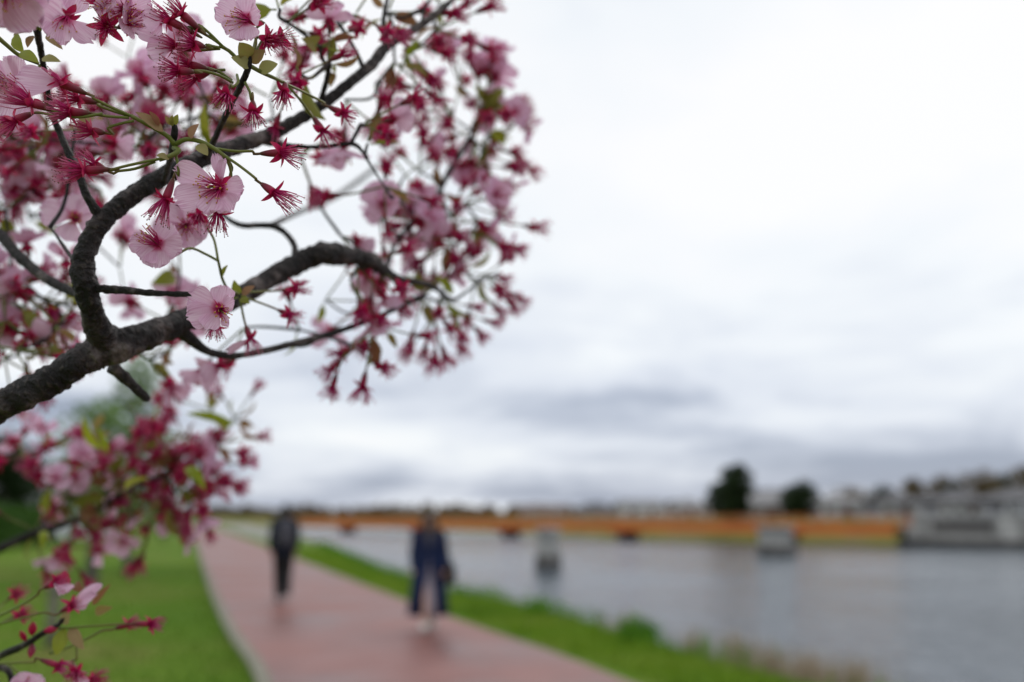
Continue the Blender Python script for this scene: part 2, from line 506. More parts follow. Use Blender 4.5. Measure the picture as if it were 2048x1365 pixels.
def spline(pts, step):
    """Catmull-Rom through pts (tuples of any length), resampled roughly every `step` of 3-D length"""
    P = [np.array(p, dtype=float) for p in pts]
    P = [2 * P[0] - P[1]] + P + [2 * P[-1] - P[-2]]
    out = []
    for i in range(1, len(P) - 2):
        p0, p1, p2, p3 = P[i - 1], P[i], P[i + 1], P[i + 2]
        n = max(2, int(np.linalg.norm((p2 - p1)[:3]) / step))
        for k in range(n):
            t = k / n
            out.append(0.5 * ((2 * p1) + (-p0 + p2) * t + (2 * p0 - 5 * p1 + 4 * p2 - p3) * t * t + (-p0 + 3 * p1 - 3 * p2 + p3) * t ** 3))
    out.append(P[-2])
    return out

def frame(z, x_hint):
    z = z.normalized()
    x = x_hint - z * x_hint.dot(z)
    x = x.normalized() if x.length > 1e-5 else z.orthogonal().normalized()
    y = z.cross(x)
    return Matrix((x, y, z)).transposed()

# ------------------------------------------------------------------ the ground, path and river
rng = random.Random(7)
WATER_Z = -1.2
# near bank top edge and path left edge, read off the picture on the flat ground
bank_px = [(1560, 1362), (1350, 1306), (1180, 1252), (1000, 1204), (860, 1176), (740, 1135), (660, 1100), (600, 1075), (530, 1056)]
path_px = [(540, 1362), (472, 1262), (432, 1182), (410, 1126), (392, 1080), (381, 1060)]
bank = [(g.x, g.y) for g in (ground(*p) for p in bank_px)]
bank = [(6.4, -40), (5.6, -12), (4.6, 0.0), (3.5, 6.0)] + bank
ptl = [(g.x, g.y) for g in (ground(*p) for p in path_px)]
ptl = [(2.6, -40), (1.9, -12), (0.35, 0.0), (-1.15, 5.5)] + ptl
e1, e0 = ptl[-1], ptl[-2]
ptl.append((e1[0] + (e1[0] - e0[0]) * 1.6, e1[1] + (e1[1] - e0[1]) * 1.6))
b1, b0 = bank[-1], bank[-2]
bank.append((b1[0] + (b1[0] - b0[0]) * 1.5, b1[1] + (b1[1] - b0[1]) * 1.5))
bank = [tuple(p) for p in spline([(x, y, 0) for x, y in bank], 1.5)]
ptl = [tuple(p) for p in spline([(x, y, 0) for x, y in ptl], 1.0)]

def offset(poly, d):
    out = []
    for i, p in enumerate(poly):
        a, b = poly[max(i - 1, 0)], poly[min(i + 1, len(poly) - 1)]
        tx, ty = b[0] - a[0], b[1] - a[1]
        l = math.hypot(tx, ty) or 1
        out.append((p[0] + ty / l * d, p[1] - tx / l * d, 0.0))
    return out

def strip(rows, mat, name, smooth=True):
    n = len(rows[0])
    vs = [p for r in rows for p in r]
    fs = []
    for j in range(len(rows) - 1):
        for i in range(n - 1):
            fs.append((j * n + i, (j + 1) * n + i, (j + 1) * n + i + 1, j * n + i + 1))
    mb = MB()
    mb.add(vs, fs, mat)
    return mb.build(name, smooth=smooth)

# near land: lawn to the far left, rounded bank falling below the water
left_edge = [(-700.0, p[1], 0.0) for p in bank]
b_in = [(p[0], p[1], 0.0) for p in bank]
b_sl = [(p[0], p[1], -0.28) for p in offset(bank, 0.55)]
b_lo = [(p[0], p[1], -1.9) for p in offset(bank, 2.6)]
lawn = strip([left_edge, b_in, b_sl, b_lo], 'lawn', 'ground')
tag(lawn, 'flat green lawn and grassy river bank along the red path', kind='structure')
ymax = bank[-1][1]
# far land beyond the river
far_bank = [(150, 20), (118, 52), (88, 76), (62, 89), (39, 97), (24, 116), (6, 150), (-12, 205), (-40, 262), (-95, 330), (-170, 380)]
far_bank = [tuple(p) for p in spline([(x, y, 0) for x, y in far_bank], 4.0)]
fb0 = [(p[0], p[1], -1.9) for p in offset(far_bank, -1.0)]
fb1 = [(p[0], p[1], 1.25) for p in offset(far_bank, 6.0)]
fb2 = [(1200.0, p[1], 1.4) for p in far_bank]
far = strip([fb0, fb1, fb2], 'roughbank', 'terrain')
tag(far, 'low far river bank of rough grass behind the bridge', kind='structure')
mb = MB()
yb = far_bank[-1][1]
mb.add([(-1500, yb - 90, -0.5), (fb1[-1][0], yb - 8, 1.25), (1500, yb - 8, 1.4), (2500, 3500, 2), (-2500, 3500, 2)], [(0, 1, 2, 3, 4)], 'field')
tag(mb.build('land'), 'flat farmland reaching to the horizon', kind='structure')

mb = MB()
mb.add([(-400, -60, WATER_Z), (260, -60, WATER_Z), (260, 420, WATER_Z), (-400, 420, WATER_Z)], [(0, 1, 2, 3)], 'water')
tag(mb.build('river'), 'grey river water with a slight ripple reflecting the clouds', kind='structure')

# red asphalt path, a few centimetres proud, with concrete edging
PW = 3.35
inner = offset(ptl, 0.0)
outer = offset(ptl, PW)
mid = offset(ptl, PW / 2)
path = strip([[(p[0], p[1], 0.020) for p in inner], [(p[0], p[1], 0.045) for p in mid], [(p[0], p[1], 0.020) for p in outer]], 'path', 'path')
tag(path, 'worn red asphalt footpath curving along the river', kind='structure')
for nm, d0, d1 in (('kerb', -0.14, 0.0),):
    A, B = offset(ptl, d0), offset(ptl, d1)
    k = strip([[(p[0], p[1], -0.05) for p in A], [(p[0], p[1], 0.045) for p in A], [(p[0], p[1], 0.05) for p in B], [(p[0], p[1], -0.05) for p in B]], 'kerb', nm, smooth=False)
    tag(k, 'pale concrete edging of the red path', kind='structure')

# pale gravel terrace between the far reach of the path and the bank
ter_a = [p for p in offset(ptl, PW + 1.2) if p[1] > 62]
ter_b = [(float(np.interp(p[1], [q[1] for q in bank], [q[0] for q in bank])) - .8, p[1]) for p in ter_a]
k = [i for i in range(len(ter_a)) if ter_b[i][0] > ter_a[i][0] + .3]
tg = strip([[(ter_a[i][0], ter_a[i][1], .012) for i in k], [(ter_b[i][0], ter_b[i][1], .012) for i in k]], 'gravel', 'terrace')
tag(tg, 'pale gravel terrace where the path runs far along the river', kind='structure')

# grass blades: lawn and bank strip near enough to show, taller tufts on the bank edge
def pip(x, y):
    """signed distance from the bank (negative: land) and from the path's left edge, by row"""
    bx = np.interp(y, [p[1] for p in bank], [p[0] for p in bank])
    lx = np.interp(y, [p[1] for p in ptl], [p[0] for p in ptl])
    return bx, lx

def blades(name, spots, mat, hmin, hmax, wid, lean, label):
    r = np.random.default_rng(11)
    n = len(spots)
    S = np.array(spots, dtype=np.float64)
    ang = r.uniform(0, 2 * np.pi, n)
    h = r.uniform(hmin, hmax, n)
    w = wid * r.uniform(0.6, 1.3, n)
    ln = r.normal(0, lean, (n, 2)) * h[:, None]
    dx, dy = np.cos(ang) * w, np.sin(ang) * w
    V = np.empty((n, 5, 3))
    V[:, 0] = S + np.c_[-dx, -dy, 0 * h]
    V[:, 1] = S + np.c_[dx, dy, 0 * h]
    V[:, 2] = S + np.c_[dx * .7 + ln[:, 0] * .35, dy * .7 + ln[:, 1] * .35, h * .6]
    V[:, 3] = S + np.c_[-dx * .7 + ln[:, 0] * .35, -dy * .7 + ln[:, 1] * .35, h * .6]
    V[:, 4] = S + np.c_[ln[:, 0], ln[:, 1], h]
    me = bpy.data.meshes.new(name)
    b = np.arange(n) * 5
    F = np.empty((n, 7), dtype=np.int32)
    F[:] = b[:, None] + np.array([0, 1, 2, 3, 3, 2, 4])
    me.vertices.add(n * 5)
    me.vertices.foreach_set('co', V.ravel())
    me.loops.add(n * 7)
    me.loops.foreach_set('vertex_index', F.ravel())
    me.polygons.add(n * 2)
    st = np.empty((n, 2), dtype=np.int32)
    st[:, 0] = np.arange(n) * 7
    st[:, 1] = np.arange(n) * 7 + 4
    me.polygons.foreach_set('loop_start', st.ravel())
    me.update(calc_edges=True)
    me.materials.append(M[mat])
    o = link(name, me)
    tag(o, label, 'grass', kind='stuff')
    return o

sp_l, sp_r, sp_t, sp_d = [], [], [], []
while len(sp_l) < 52000:
    y = 4.0 + 30 * rng.random() ** 1.5
    bx, lx = pip(0, y)
    x = lx - 0.2 - rng.random() ** 1.3 * (4 + y * 0.55)
    sp_l.append((x, y, 0.0))
while len(sp_r) < 42000:
    y = 4.0 + 45 * rng.random() ** 1.5
    bx, lx = pip(0, y)
    x0 = lx + PW * 1.07 + 0.12
    if bx + 0.5 > x0:
        x = rng.uniform(x0, bx + 0.5)
        sp_r.append((x, y, 0.0 if x < bx else -0.28 * (x - bx) / 0.55))
blades('lawn_grass', sp_l, 'blade', 0.025, 0.07, 0.006, 0.35, 'short mown grass blades on the lawn beside the path')
blades('bank_grass', sp_r, 'bankblade', 0.04, 0.12, 0.007, 0.35, 'rough green grass strip between path and river')
for k in range(len(bank) - 1):
    (x0, y0, _), (x1, y1, _) = bank[k], bank[k + 1]
    if not 5 < y0 < 60:
        continue
    for _ in range(int(150 * math.hypot(x1 - x0, y1 - y0))):
        f = rng.random()
        x, y = x0 + (x1 - x0) * f, y0 + (y1 - y0) * f
        dens = .5 + mnoise.noise(Vector((x * .9, y * .45, 2.0))) * 1.1
        if rng.random() < dens:
            sp_t.append((x + rng.gauss(.05, .22), y + rng.gauss(0, .2), rng.uniform(-.16, .02 + .10 * max(0, dens - .5))))
g = ground(1275, 1284)
for _ in range(420):
    sp_t.append((g.x + rng.gauss(0, .13), g.y + rng.gauss(0, .22), rng.uniform(-.1, .13)))
g = ground(1080, 1230)
for _ in range(200):
    sp_t.append((g.x + rng.gauss(0, .10), g.y + rng.gauss(0, .2), rng.uniform(-.1, .10)))
for (px, py, n, rad) in [(1200, 1236, 160, .5), (1410, 1290, 260, .5), (1480, 1322, 340, .5), (1560, 1335, 340, .5), (1330, 1275, 160, .4), (1640, 1352, 300, .4)]:
    g = ground(px, py + 14)
    for _ in range(n):
        a, q = rng.uniform(0, 6.28), abs(rng.gauss(0, rad * .6))
        sp_d.append((g.x + .35 + math.cos(a) * q, g.y + math.sin(a) * q * 1.4, -0.3))
blades('tall_grass', sp_t, 'tuft', 0.12, 0.30, 0.010, 0.25, 'tall dark green grass tufts on the river bank edge')
blades('dry_reeds', sp_d, 'dry', 0.35, 0.62, 0.006, 0.12, 'dry beige reeds standing along the near bank at the water')

# ------------------------------------------------------------------ trees
def leaf_cloud(lumps, n, size, mat, seed, flat=0.6):
    """many small leaf faces gathered in uneven lumps; returns a mesh"""
    r = np.random.default_rng(seed)
    w = np.array([l[3] ** 2 for l in lumps])
    idx = r.choice(len(lumps), n, p=w / w.sum())
    C = np.array([l[:3] for l in lumps])[idx]
    Rr = np.array([l[3] for l in lumps])[idx]
    d = r.normal(size=(n, 3))
    d /= np.linalg.norm(d, axis=1)[:, None]
    rad = Rr * r.uniform(0.25, 1.0, n) ** 0.5 * r.uniform(.8, 1.15, n)
    P = C + d * rad[:, None] * np.array([1, 1, .85])
    a = r.normal(size=(n, 3)); a /= np.linalg.norm(a, axis=1)[:, None]
    b = np.cross(a, r.normal(size=(n, 3))); b /= np.linalg.norm(b, axis=1)[:, None]
    s = size * r.uniform(.5, 1.4, n)[:, None]
    V = np.empty((n, 4, 3))
    V[:, 0] = P - a * s
    V[:, 1] = P + b * s * flat
    V[:, 2] = P + a * s
    V[:, 3] = P - b * s * flat
    me = bpy.data.meshes.new('crown')
    me.vertices.add(n * 4); me.vertices.foreach_set('co', V.ravel())
    me.loops.add(n * 4); me.loops.foreach_set('vertex_index', np.arange(n * 4, dtype=np.int32))
    me.polygons.add(n); me.polygons.foreach_set('loop_start', np.arange(n, dtype=np.int32) * 4)
    me.update(calc_edges=True)
    me.materials.append(M[mat])
    return me

def tree(name, loc, h, cr, tr, mat, label, cat='tree', n=5000, leaf=0.09, base=0.3, shape='round', seed=1, group=None):
    r = random.Random(seed)
    x, y, z = loc
    root = tag(empty(name, loc), label, cat, group)
    W = Matrix.Translation(loc)
    mb = MB()
    hb = h * base
    tp = [(0, 0, -0.05, tr * 1.25), (r.uniform(-.03, .03) * h, r.uniform(-.03, .03) * h, hb, tr), (r.uniform(-.04, .04) * h, r.uniform(-.04, .04) * h, h * .62, tr * .6), (0, 0, h * .93, tr * .15)]
    sp = spline(tp, h / 24)
    mb.tube([p[:3] for p in sp], [p[3] for p in sp], 'bark_far', 9)
    lumps = []
    for k in range(11):
        f = (k + .5) / 11
        a = k * 2.4 + r.uniform(-.4, .4)
        zz = hb + (h * .95 - hb) * f
        if shape == 'cone':
            rr = cr * (1.08 - f) * r.uniform(.55, 1)
        elif shape == 'vase':
            rr = cr * (.25 + .75 * f) * r.uniform(.5, 1) * (1.0 if f < .85 else .6)
        else:
            rr = cr * math.sin(math.pi * (.12 + .80 * f)) * r.uniform(.45, .8)
        tip = Vector((math.cos(a) * rr, math.sin(a) * rr, zz + rr * .15))
        st = Vector((0, 0, max(hb * .85, zz - rr * .7)))
        q = spline([(*st, tr * .42), (*(st.lerp(tip, .5) + Vector((0, 0, -.04 * h * r.random()))), tr * .25), (*tip, tr * .08)], h / 14)
        mb.tube([p[:3] for p in q], [p[3] for p in q], 'bark_far', 5)
        lumps.append((*tip, cr * r.uniform(.34, .52) * (1.15 - .6 * f if shape == 'cone' else 1)))
        m_ = st.lerp(tip, .55)
        lumps.append((m_.x, m_.y, m_.z + .05 * h, cr * r.uniform(.28, .42)))
    mb.build('trunk', root, matrix=W)
    link('crown', leaf_cloud(lumps, n, leaf, mat, seed), root, W)
    return root

g = ground(256, 1150)
tree('young_tree', (g.x, g.y, 0), 5.9, 1.75, .11, 'fresh', 'slim fresh green tree on the lawn close beside the path edge', n=2300, leaf=.10, base=.24, shape='cone', seed=3, group='young trees on the lawn')
g = ground(181, 1174)
tree('young_tree', (g.x, g.y, 0), 4.2, 1.5, .13, 'fresh', 'small spreading green tree with a dark trunk on the lawn', n=1700, leaf=.09, base=.34, shape='vase', seed=5, group='young trees on the lawn')
g = ground(100, 1296)
mb = MB()
root = tag(empty('timber_post', (g.x, g.y, 0)), 'grey weathered timber post standing alone on the lawn', 'post')
W = Matrix.Translation((g.x, g.y, 0))
q = [(0, 0, -.05), (0, 0, .4), (0.01, 0, .78), (0.01, 0, .82)]
mb.tube(q, [.075, .072, .07, .052], 'kerb', 12)
mb.build('shaft', root, matrix=W)
mb = MB(); mb.tube([(0.01, 0, .66), (0.01, 0, .72)], [.078, .078], 'concrete_dark', 12)
mb.build('band', root, matrix=W)

def evergreen(px, py_top, d, halfw, label, z0=1.2, seed=1, shape='round', mat='ever', name='evergreen_tree', n=5000, base=.12):
    p = at(px, py_top, d)
    h = p.z - z0
    return tree(name, (p.x, p.y, z0), h, halfw, .05 * h, mat, label, n=n, leaf=.17, base=base, shape=shape, seed=seed, group='trees behind the far bank houses' if px > 1000 else None)

# left side: clipped hedge, dark evergreens and a pale house behind them
def leafy_box(name, c, s, rz, mat, label, n, leaf, seed):
    r = np.random.default_rng(seed)
    root = tag(empty(name, c, 0), label, 'hedge')
    W = Matrix.Translation(c) @ Matrix.Rotation(rz, 4, 'Z')
    lumps = []
    k = int(s[0] / .5)
    for i in range(k):
        for j in range(4):
            lumps.append(((i + .5) / k * s[0] - s[0] / 2, r.uniform(-.25, .25) * s[1], (j + .5) / 4 * s[2], s[1] * .5 * r.uniform(.8, 1.1)))
    link('foliage', leaf_cloud(lumps, n, leaf, mat, seed), root, W)
    mb = MB()
    for i in range(0, k, 2):
        x = (i + .5) / k * s[0] - s[0] / 2
        mb.tube([(x, 0, -.05), (x + .03, .02, s[2] * .6), (x, 0, s[2] * .9)], [.03, .022, .01], 'bark_far', 5)
    mb.build('stems', root, matrix=W)
    return root

g0, g1 = ground(-160, 1112), ground(86, 1090)
c = (g0 + g1) / 2
leafy_box('hedge', (c.x, c.y, 0), ((g1 - g0).length, 1.3, 2.0), math.atan2(g1.y - g0.y, g1.x - g0.x), 'hedge', 'clipped green hedge at the back of the lawn in front of the pale house', 9000, .10, 5)
evergreen(18, 884, 58, 2.6, 'dark evergreen tree standing behind the hedge by the pale house', 0.0, 12, n=5200)

def house(name, loc, w, dpt, hw, hr, rz, wall, roof, label, wins=3, floors=1, door=True, seed=0, hipped=False):
    r = random.Random(seed)
    root = tag(empty(name, loc), label, 'house')
    W = Matrix.Translation(loc) @ Matrix.Rotation(rz, 4, 'Z')
    mb = MB()
    x, y = w / 2, dpt / 2
    hip = y * .9 if hipped else 0.0
    hz = hw if hipped else hw + hr * .96
    mb.add([(-x, -y, -.3), (x, -y, -.3), (x, y, -.3), (-x, y, -.3), (-x, -y, hw), (x, -y, hw), (x, y, hw), (-x, y, hw), (-x + hip, 0, hw + hr * .96), (x - hip, 0, hw + hr * .96)],
           [(0, 1, 5, 4), (2, 3, 7, 6), (1, 2, 6, 9, 5), (3, 0, 4, 8, 7)], wall)
    mb.build('wall', root, smooth=False, matrix=W)
    mb = MB()
    o, e, th = .45, .4, .16
    sl = hr / y
    for s in (-1, 1):
        ye, ze = s * (y + o), hw - o * sl + .05
        vs = [(-x - e + hip * 1.08, 0, hw + hr + .05), (x + e - hip * 1.08, 0, hw + hr + .05), (x + e, ye, ze), (-x - e, ye, ze)]
        vs += [(a, b, c_ + th) for a, b, c_ in vs]
        mb.add(vs, [(0, 1, 2, 3), (7, 6, 5, 4), (0, 4, 5, 1), (1, 5, 6, 2), (2, 6, 7, 3), (3, 7, 4, 0)], roof)
    if hipped:
        for s in (-1, 1):
            ze = hw - o * sl + .05
            vs = [(s * (x + e - hip * 1.08), 0, hw + hr + .04), (s * (x + e + .01), y + o, ze), (s * (x + e + .01), -y - o, ze)]
            vs += [(a, b_, c_ + th) for a, b_, c_ in vs]
            mb.add(vs, [(0, 1, 2), (5, 4, 3), (0, 3, 4, 1), (1, 4, 5, 2), (2, 5, 3, 0)], roof)
    rf = mb.build('roof', root, smooth=False, matrix=W)
    mb = MB()
    mb.box((0, 0, hw + hr + .22), (w + 2 * e + .05 - 2.1 * hip, .3, .16), roof)
    mb.build('ridge', rf, smooth=False, matrix=W)
    fh = hw / floors
    for fl in range(floors):
        for k in range(wins):
            wx = -x + w * (k + .5) / wins
            if door and fl == 0 and k == wins // 2:
                m2 = MB(); m2.box((wx, -y - .03, 1.0), (.95, .08, 2.0), 'roof_brown'); dr = m2.build('door', root, smooth=False, matrix=W)
                m2 = MB(); m2.box((wx + .35, -y - .10, 1.0), (.05, .06, .16), 'trim'); m2.build('handle', dr, smooth=False, matrix=W)
                continue
            wz = fl * fh + fh * .56
            m2 = MB()
            ww, wh = min(1.5, w / wins * .5), fh * .42
            for sx, sz, cx_, cz in ((ww + .16, .08, 0, wh / 2 + .04), (ww + .16, .08, 0, -wh / 2 - .04), (.08, wh, ww / 2 + .04, 0), (.08, wh, -ww / 2 - .04, 0), (.06, wh, 0, 0)):
                m2.box((wx + cx_, -y - .04, wz + cz), (sx, .1, sz), 'trim')
            wf = m2.build('window', root, smooth=False, matrix=W)
            m2 = MB(); m2.box((wx, -y - .02, wz), (ww, .05, wh), 'glass'); m2.build('pane', wf, smooth=False, matrix=W)
    return root

p = at(30, 1000, 78)
house('house', (p.x, p.y, 0), 13, 8, 3.6, 1.9, R(8), 'white_wall', 'roof_grey', 'pale walled house with a grey roof behind the hedge and dark evergreen', 5, 1, seed=1)

# ------------------------------------------------------------------ orange footbridge
BR, BL = at(1806, 1060, 93), at(596, 1055, 190)
bdir = Vector((BL.x - BR.x, BL.y - BR.y, 0))
BLEN = bdir.length
brz = math.atan2(bdir.y, bdir.x)
bridge = tag(empty('footbridge', (BR.x, BR.y, WATER_Z)), 'long low orange footbridge with railings crossing the river', 'bridge')
WB = Matrix.Translation((BR.x, BR.y, 0)) @ Matrix.Rotation(brz, 4, 'Z')
mb = MB(); mb.box((BLEN / 2, 0, .42), (BLEN, 3.0, .14), 'deck'); mb.build('deck', bridge, smooth=False, matrix=WB)
for s in (-1, 1):
    mb = MB()
    mb.box((BLEN / 2, s * 1.62, .32), (BLEN, .16, .80), 'orange')
    for zz in (.75, -.10):
        mb.box((BLEN / 2, s * 1.62, zz), (BLEN, .34, .07), 'orange')
    k = 0.0
    while k < BLEN:
        mb.box((k + .1, s * 1.73, .32), (.06, .09, .76), 'orange'); k += 2.0
    mb.build('girder', bridge, smooth=False, matrix=WB)
    mb = MB()
    k = 0.0
    while k < BLEN:
        mb.box((k + .15, s * 1.55, 1.14), (.10, .10, 1.0), 'orange_dk'); k += 2.0
    k = 0.0
    while k < BLEN:
        mb.box((k + .3, s * 1.55, 1.14), (.03, .03, .9), 'orange_dk'); k += .34
    for zz in (.78, 1.30):
        mb.box((BLEN / 2, s * 1.55, zz), (BLEN, .06, .07), 'orange_dk')
    mb.box((BLEN / 2, s * 1.55, 1.68), (BLEN, .16, .10), 'orange_dk')
    mb.build('railing', bridge, smooth=False, matrix=WB)
for t in (.105, .29, .475, .66, .845):
    mb = MB()
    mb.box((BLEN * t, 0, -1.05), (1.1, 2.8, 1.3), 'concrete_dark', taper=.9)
    pier = mb.build('pier', bridge, smooth=False, matrix=WB)
    mb = MB(); mb.box((BLEN * t, 0, -.27), (2.2, 3.3, .30), 'orange', taper=1.25); mb.build('bearing_bracket', pier, smooth=False, matrix=WB)

# two old concrete piers left standing in the river
def old_pier(px, pyb, wid, dep, hgt, rz, label):
    g = ground(px, pyb, WATER_Z)
    root = tag(empty('old_pier', (g.x, g.y, WATER_Z)), label, 'bridge pier', 'old piers in the river')
    W = Matrix.Translation((g.x, g.y, WATER_Z)) @ Matrix.Rotation(rz, 4, 'Z')
    mb = MB()
    rr = random.Random(px)
    rings = []
    for i, z in enumerate((-.8, 0.0, .35, .7)):
        rings.append((z, 1.12 - .05 * i))
    def oct_ring(z, k):
        return [(sx * wid / 2 * k * (1 + rr.uniform(-.03, .03)), sy * dep / 2 * k, z) for sx, sy in ((-.7, -1), (.7, -1), (1, -.6), (1, .6), (.7, 1), (-.7, 1), (-1, .6), (-1, -.6))]
    def stack(zs, mat):
        m = MB()
        vs = [p for z, k in zs for p in oct_ring(z, k)]
        fs = [(i * 8 + j, i * 8 + (j + 1) % 8, (i + 1) * 8 + (j + 1) % 8, (i + 1) * 8 + j) for i in range(len(zs) - 1) for j in range(8)]
        fs.append(tuple((len(zs) - 1) * 8 + j for j in range(8)))
        m.add(vs, fs, mat)
        return m
    stack(rings, 'concrete_dark').build('footing', root, smooth=False, matrix=W)
    stack([(.68, .90), (hgt * .6, .84), (hgt - .25, .80)], 'concrete').build('shaft', root, smooth=False, matrix=W)
    m = stack([(hgt - .25, .98), (hgt - .04, 1.0), (hgt, .95)], 'concrete')
    m.build('cap', root, smooth=False, matrix=W)
old_pier(1097, 1136, 1.05, 2.4, 2.15, R(-20), 'narrow old concrete pier with a dark wet base in the river')
old_pier(1553, 1109, 2.6, 3.0, 2.05, R(-30), 'broad old concrete pier standing in the river before the bridge end')

# right bank: concrete quay wall with slanted buttresses and dark slabs painted as recess shade
q0, q1 = at(1800, 1040, 95), at(2500, 1040, 74)
qd = Vector((q1.x - q0.x, q1.y - q0.y, 0))
QL, qrz = qd.length, math.atan2(qd.y, qd.x)
quay = tag(empty('quay_wall', (q0.x, q0.y, WATER_Z)), 'grey concrete quay wall with slanted buttresses where the bridge lands', 'wall')
WQ = Matrix.Translation((q0.x, q0.y, 0)) @ Matrix.Rotation(qrz, 4, 'Z')
mb = MB()
mb.box((QL / 2, 2.2, .1), (QL, 3.2, 2.9), 'concrete')
mb.build('wall', quay, smooth=False, matrix=WQ)
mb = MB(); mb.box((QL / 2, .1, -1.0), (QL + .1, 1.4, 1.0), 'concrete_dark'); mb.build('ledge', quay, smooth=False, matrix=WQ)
mb = MB(); mb.box((QL / 2, 1.7, 1.66), (QL + .2, 2.4, .22), 'concrete'); mb.build('coping', quay, smooth=False, matrix=WQ)
for t in (1.2, 10.4, 20, 29):
    mb = MB()
    vs = [(-.8, .62, -.5), (.8, .62, -.5), (.8, -.55, -.5), (-.8, -.55, -.5), (-.8, .62, 1.5), (.8, .62, 1.5), (.8, .25, 1.5), (-.8, .25, 1.5)]
    mb.add([(v[0] + t - (.45 if v[2] > 0 else 0), v[1], v[2]) for v in vs], [(0, 1, 2, 3), (7, 6, 5, 4), (0, 4, 5, 1), (1, 5, 6, 2), (2, 6, 7, 3), (3, 7, 4, 0)], 'concrete')
    mb.build('buttress', quay, smooth=False, matrix=WQ)
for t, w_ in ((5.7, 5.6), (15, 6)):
    mb = MB(); mb.box((t, .56, .70), (w_, .12, .95), 'concrete_dark'); mb.build('recess_shade_slab', quay, smooth=False, matrix=WQ)  # dark slab on the wall face, coloured as the shade inside an opening

# houses and trees along the far bank
def grouped(grp, *a, **k):
    o = house(*a, **k)
    o['group'] = grp
    return o

def far_house(px0, px1, d, z_eave_py, ridge_py, wall, roof, label, wins=3, floors=1, z0=1.3, rz=None, seed=0):
    a, b = at(px0, 1033, d), at(px1, 1033, d)
    w = (b - a).length
    cxp = (px0 + px1) / 2
    hw = at(cxp, z_eave_py, d).z - z0
    hr = at(cxp, ridge_py, d).z - z0 - hw
    c = (a + b) / 2
    rz = math.atan2(b.y - a.y, b.x - a.x) if rz is None else rz
    return grouped('houses along the far bank', 'house', (c.x, c.y + 4, z0), w, 8.0, max(hw, 1.8), max(hr, .8), rz, wall, roof, label, wins, floors, seed=seed, hipped=seed in (4, 5, 6, 7, 9, 11))
far_house(1640, 1750, 118, 1008, 992, 'white_wall', 'roof_grey', 'low white house with a grey roof beside the round dark evergreen', 3, seed=4)
far_house(1762, 1862, 112, 1008, 988, 'white_wall', 'roof_dark', 'white house with a dark roof in front of the brown bare tree', 3, seed=5)
far_house(1880, 1992, 104, 1006, 980, 'white_wall', 'roof_dark', 'long white house with a tall dark roof above the quay wall', 4, seed=6)
far_house(2010, 2150, 98, 1004, 976, 'white_wall', 'roof_dark', 'white house with a dark gable roof at the end of the quay row', 4, seed=7)
far_house(1505, 1590, 128, 1018, 990, 'pink_wall', 'roof_grey', 'pinkish house with a broad grey roof between the two evergreens', 3, seed=8)
far_house(1340, 1425, 190, 1014, 1000, 'pink_wall', 'roof_grey', 'small pinkish house with a grey roof past the tall evergreen', 3, seed=9)
far_house(1245, 1325, 230, 1014, 1003, 'white_wall', 'roof_grey', 'small white house with a grey roof far behind the bridge', 2, seed=10)
far_house(1150, 1235, 270, 1020, 1008, 'grey_wall', 'roof_dark', 'grey house with a dark roof far behind the bridge', 3, seed=11)
far_house(1040, 1135, 310, 1022, 1012, 'grey_wall', 'roof_brown', 'grey house with a brown roof far behind the bridge', 3, seed=12)
evergreen(1474, 934, 122, 2.5, 'tall dark evergreen tree rising above the far bank houses', 1.2, 21, shape='round')
evergreen(1444, 968, 120, 2.2, 'shorter dark evergreen leaning against the tall evergreen on the far bank', 1.2, 27, shape='round', n=3000)
evergreen(1600, 972, 124, 2.9, 'low round dark evergreen on the far bank beside the pinkish house', 1.2, 22, shape='round')
evergreen(1826, 962, 126, 2.1, 'brownish bare crowned tree behind the white far bank houses', 1.2, 23, mat='brownleaf', name='bare_tree', shape='round', n=2600)
evergreen(1960, 950, 130, 3.6, 'wide brownish tree behind the long dark roofed house', 1.2, 24, mat='brownleaf', name='bare_tree', n=3600)
evergreen(2046, 935, 128, 2.6, 'tall brownish tree behind the last white house of the row', 1.2, 25, mat='brownleaf', name='bare_tree', n=2600)
evergreen(1905, 968, 132, 2.2, 'dull dark evergreen between two brownish trees behind the houses', 1.2, 26, n=2600)

evergreen(1700, 984, 135, 3.4, 'low dull tree behind the low white house with the grey roof', 1.2, 31, mat='brownleaf', name='bare_tree', n=2600)
evergreen(1762, 978, 138, 3.2, 'dark bushy evergreen behind the gap between two white houses', 1.2, 32, n=3000)
evergreen(1880, 958, 140, 3.4, 'broad brown crowned tree rising behind the dark roofed white house', 1.2, 33, mat='brownleaf', name='bare_tree', n=3000)
evergreen(2005, 952, 134, 3.2, 'dark evergreen rising between the last two houses of the row', 1.2, 34, n=3000)

# far belt of woods on the horizon
r = np.random.default_rng(4)
lumps = []
for k in range(420):
    f = k / 420
    x = -600 + 1500 * f
    lumps.append((x + r.uniform(-3, 3), 560 + 160 * math.sin(f * 9) + r.uniform(-20, 20), 2.0 + r.uniform(0, 3.2) + 2.2 * max(0, math.sin(f * 14)), r.uniform(3.0, 5.2)))
fw = link('far_woods', leaf_cloud(lumps, 30000, 1.5, 'brownleaf', 8))
tag(fw, 'low belt of distant grey brown woods along the horizon', 'woods', kind='stuff')
mb = MB()
xs = np.linspace(-2600, 2600, 90)
fr = [(x, 2400, 1.5) for x in xs]
tp = [(x, 2500, 14 + 12 * mnoise.noise(Vector((x * .0016, 3, 0))) + 6 * mnoise.noise(Vector((x * .006, 9, 0)))) for x in xs]
bk = [(x, 2800, 1.5) for x in xs]
hl = strip([fr, tp, bk], 'farhill', 'hills')
tag(hl, 'very low distant hills on the horizon', kind='structure')

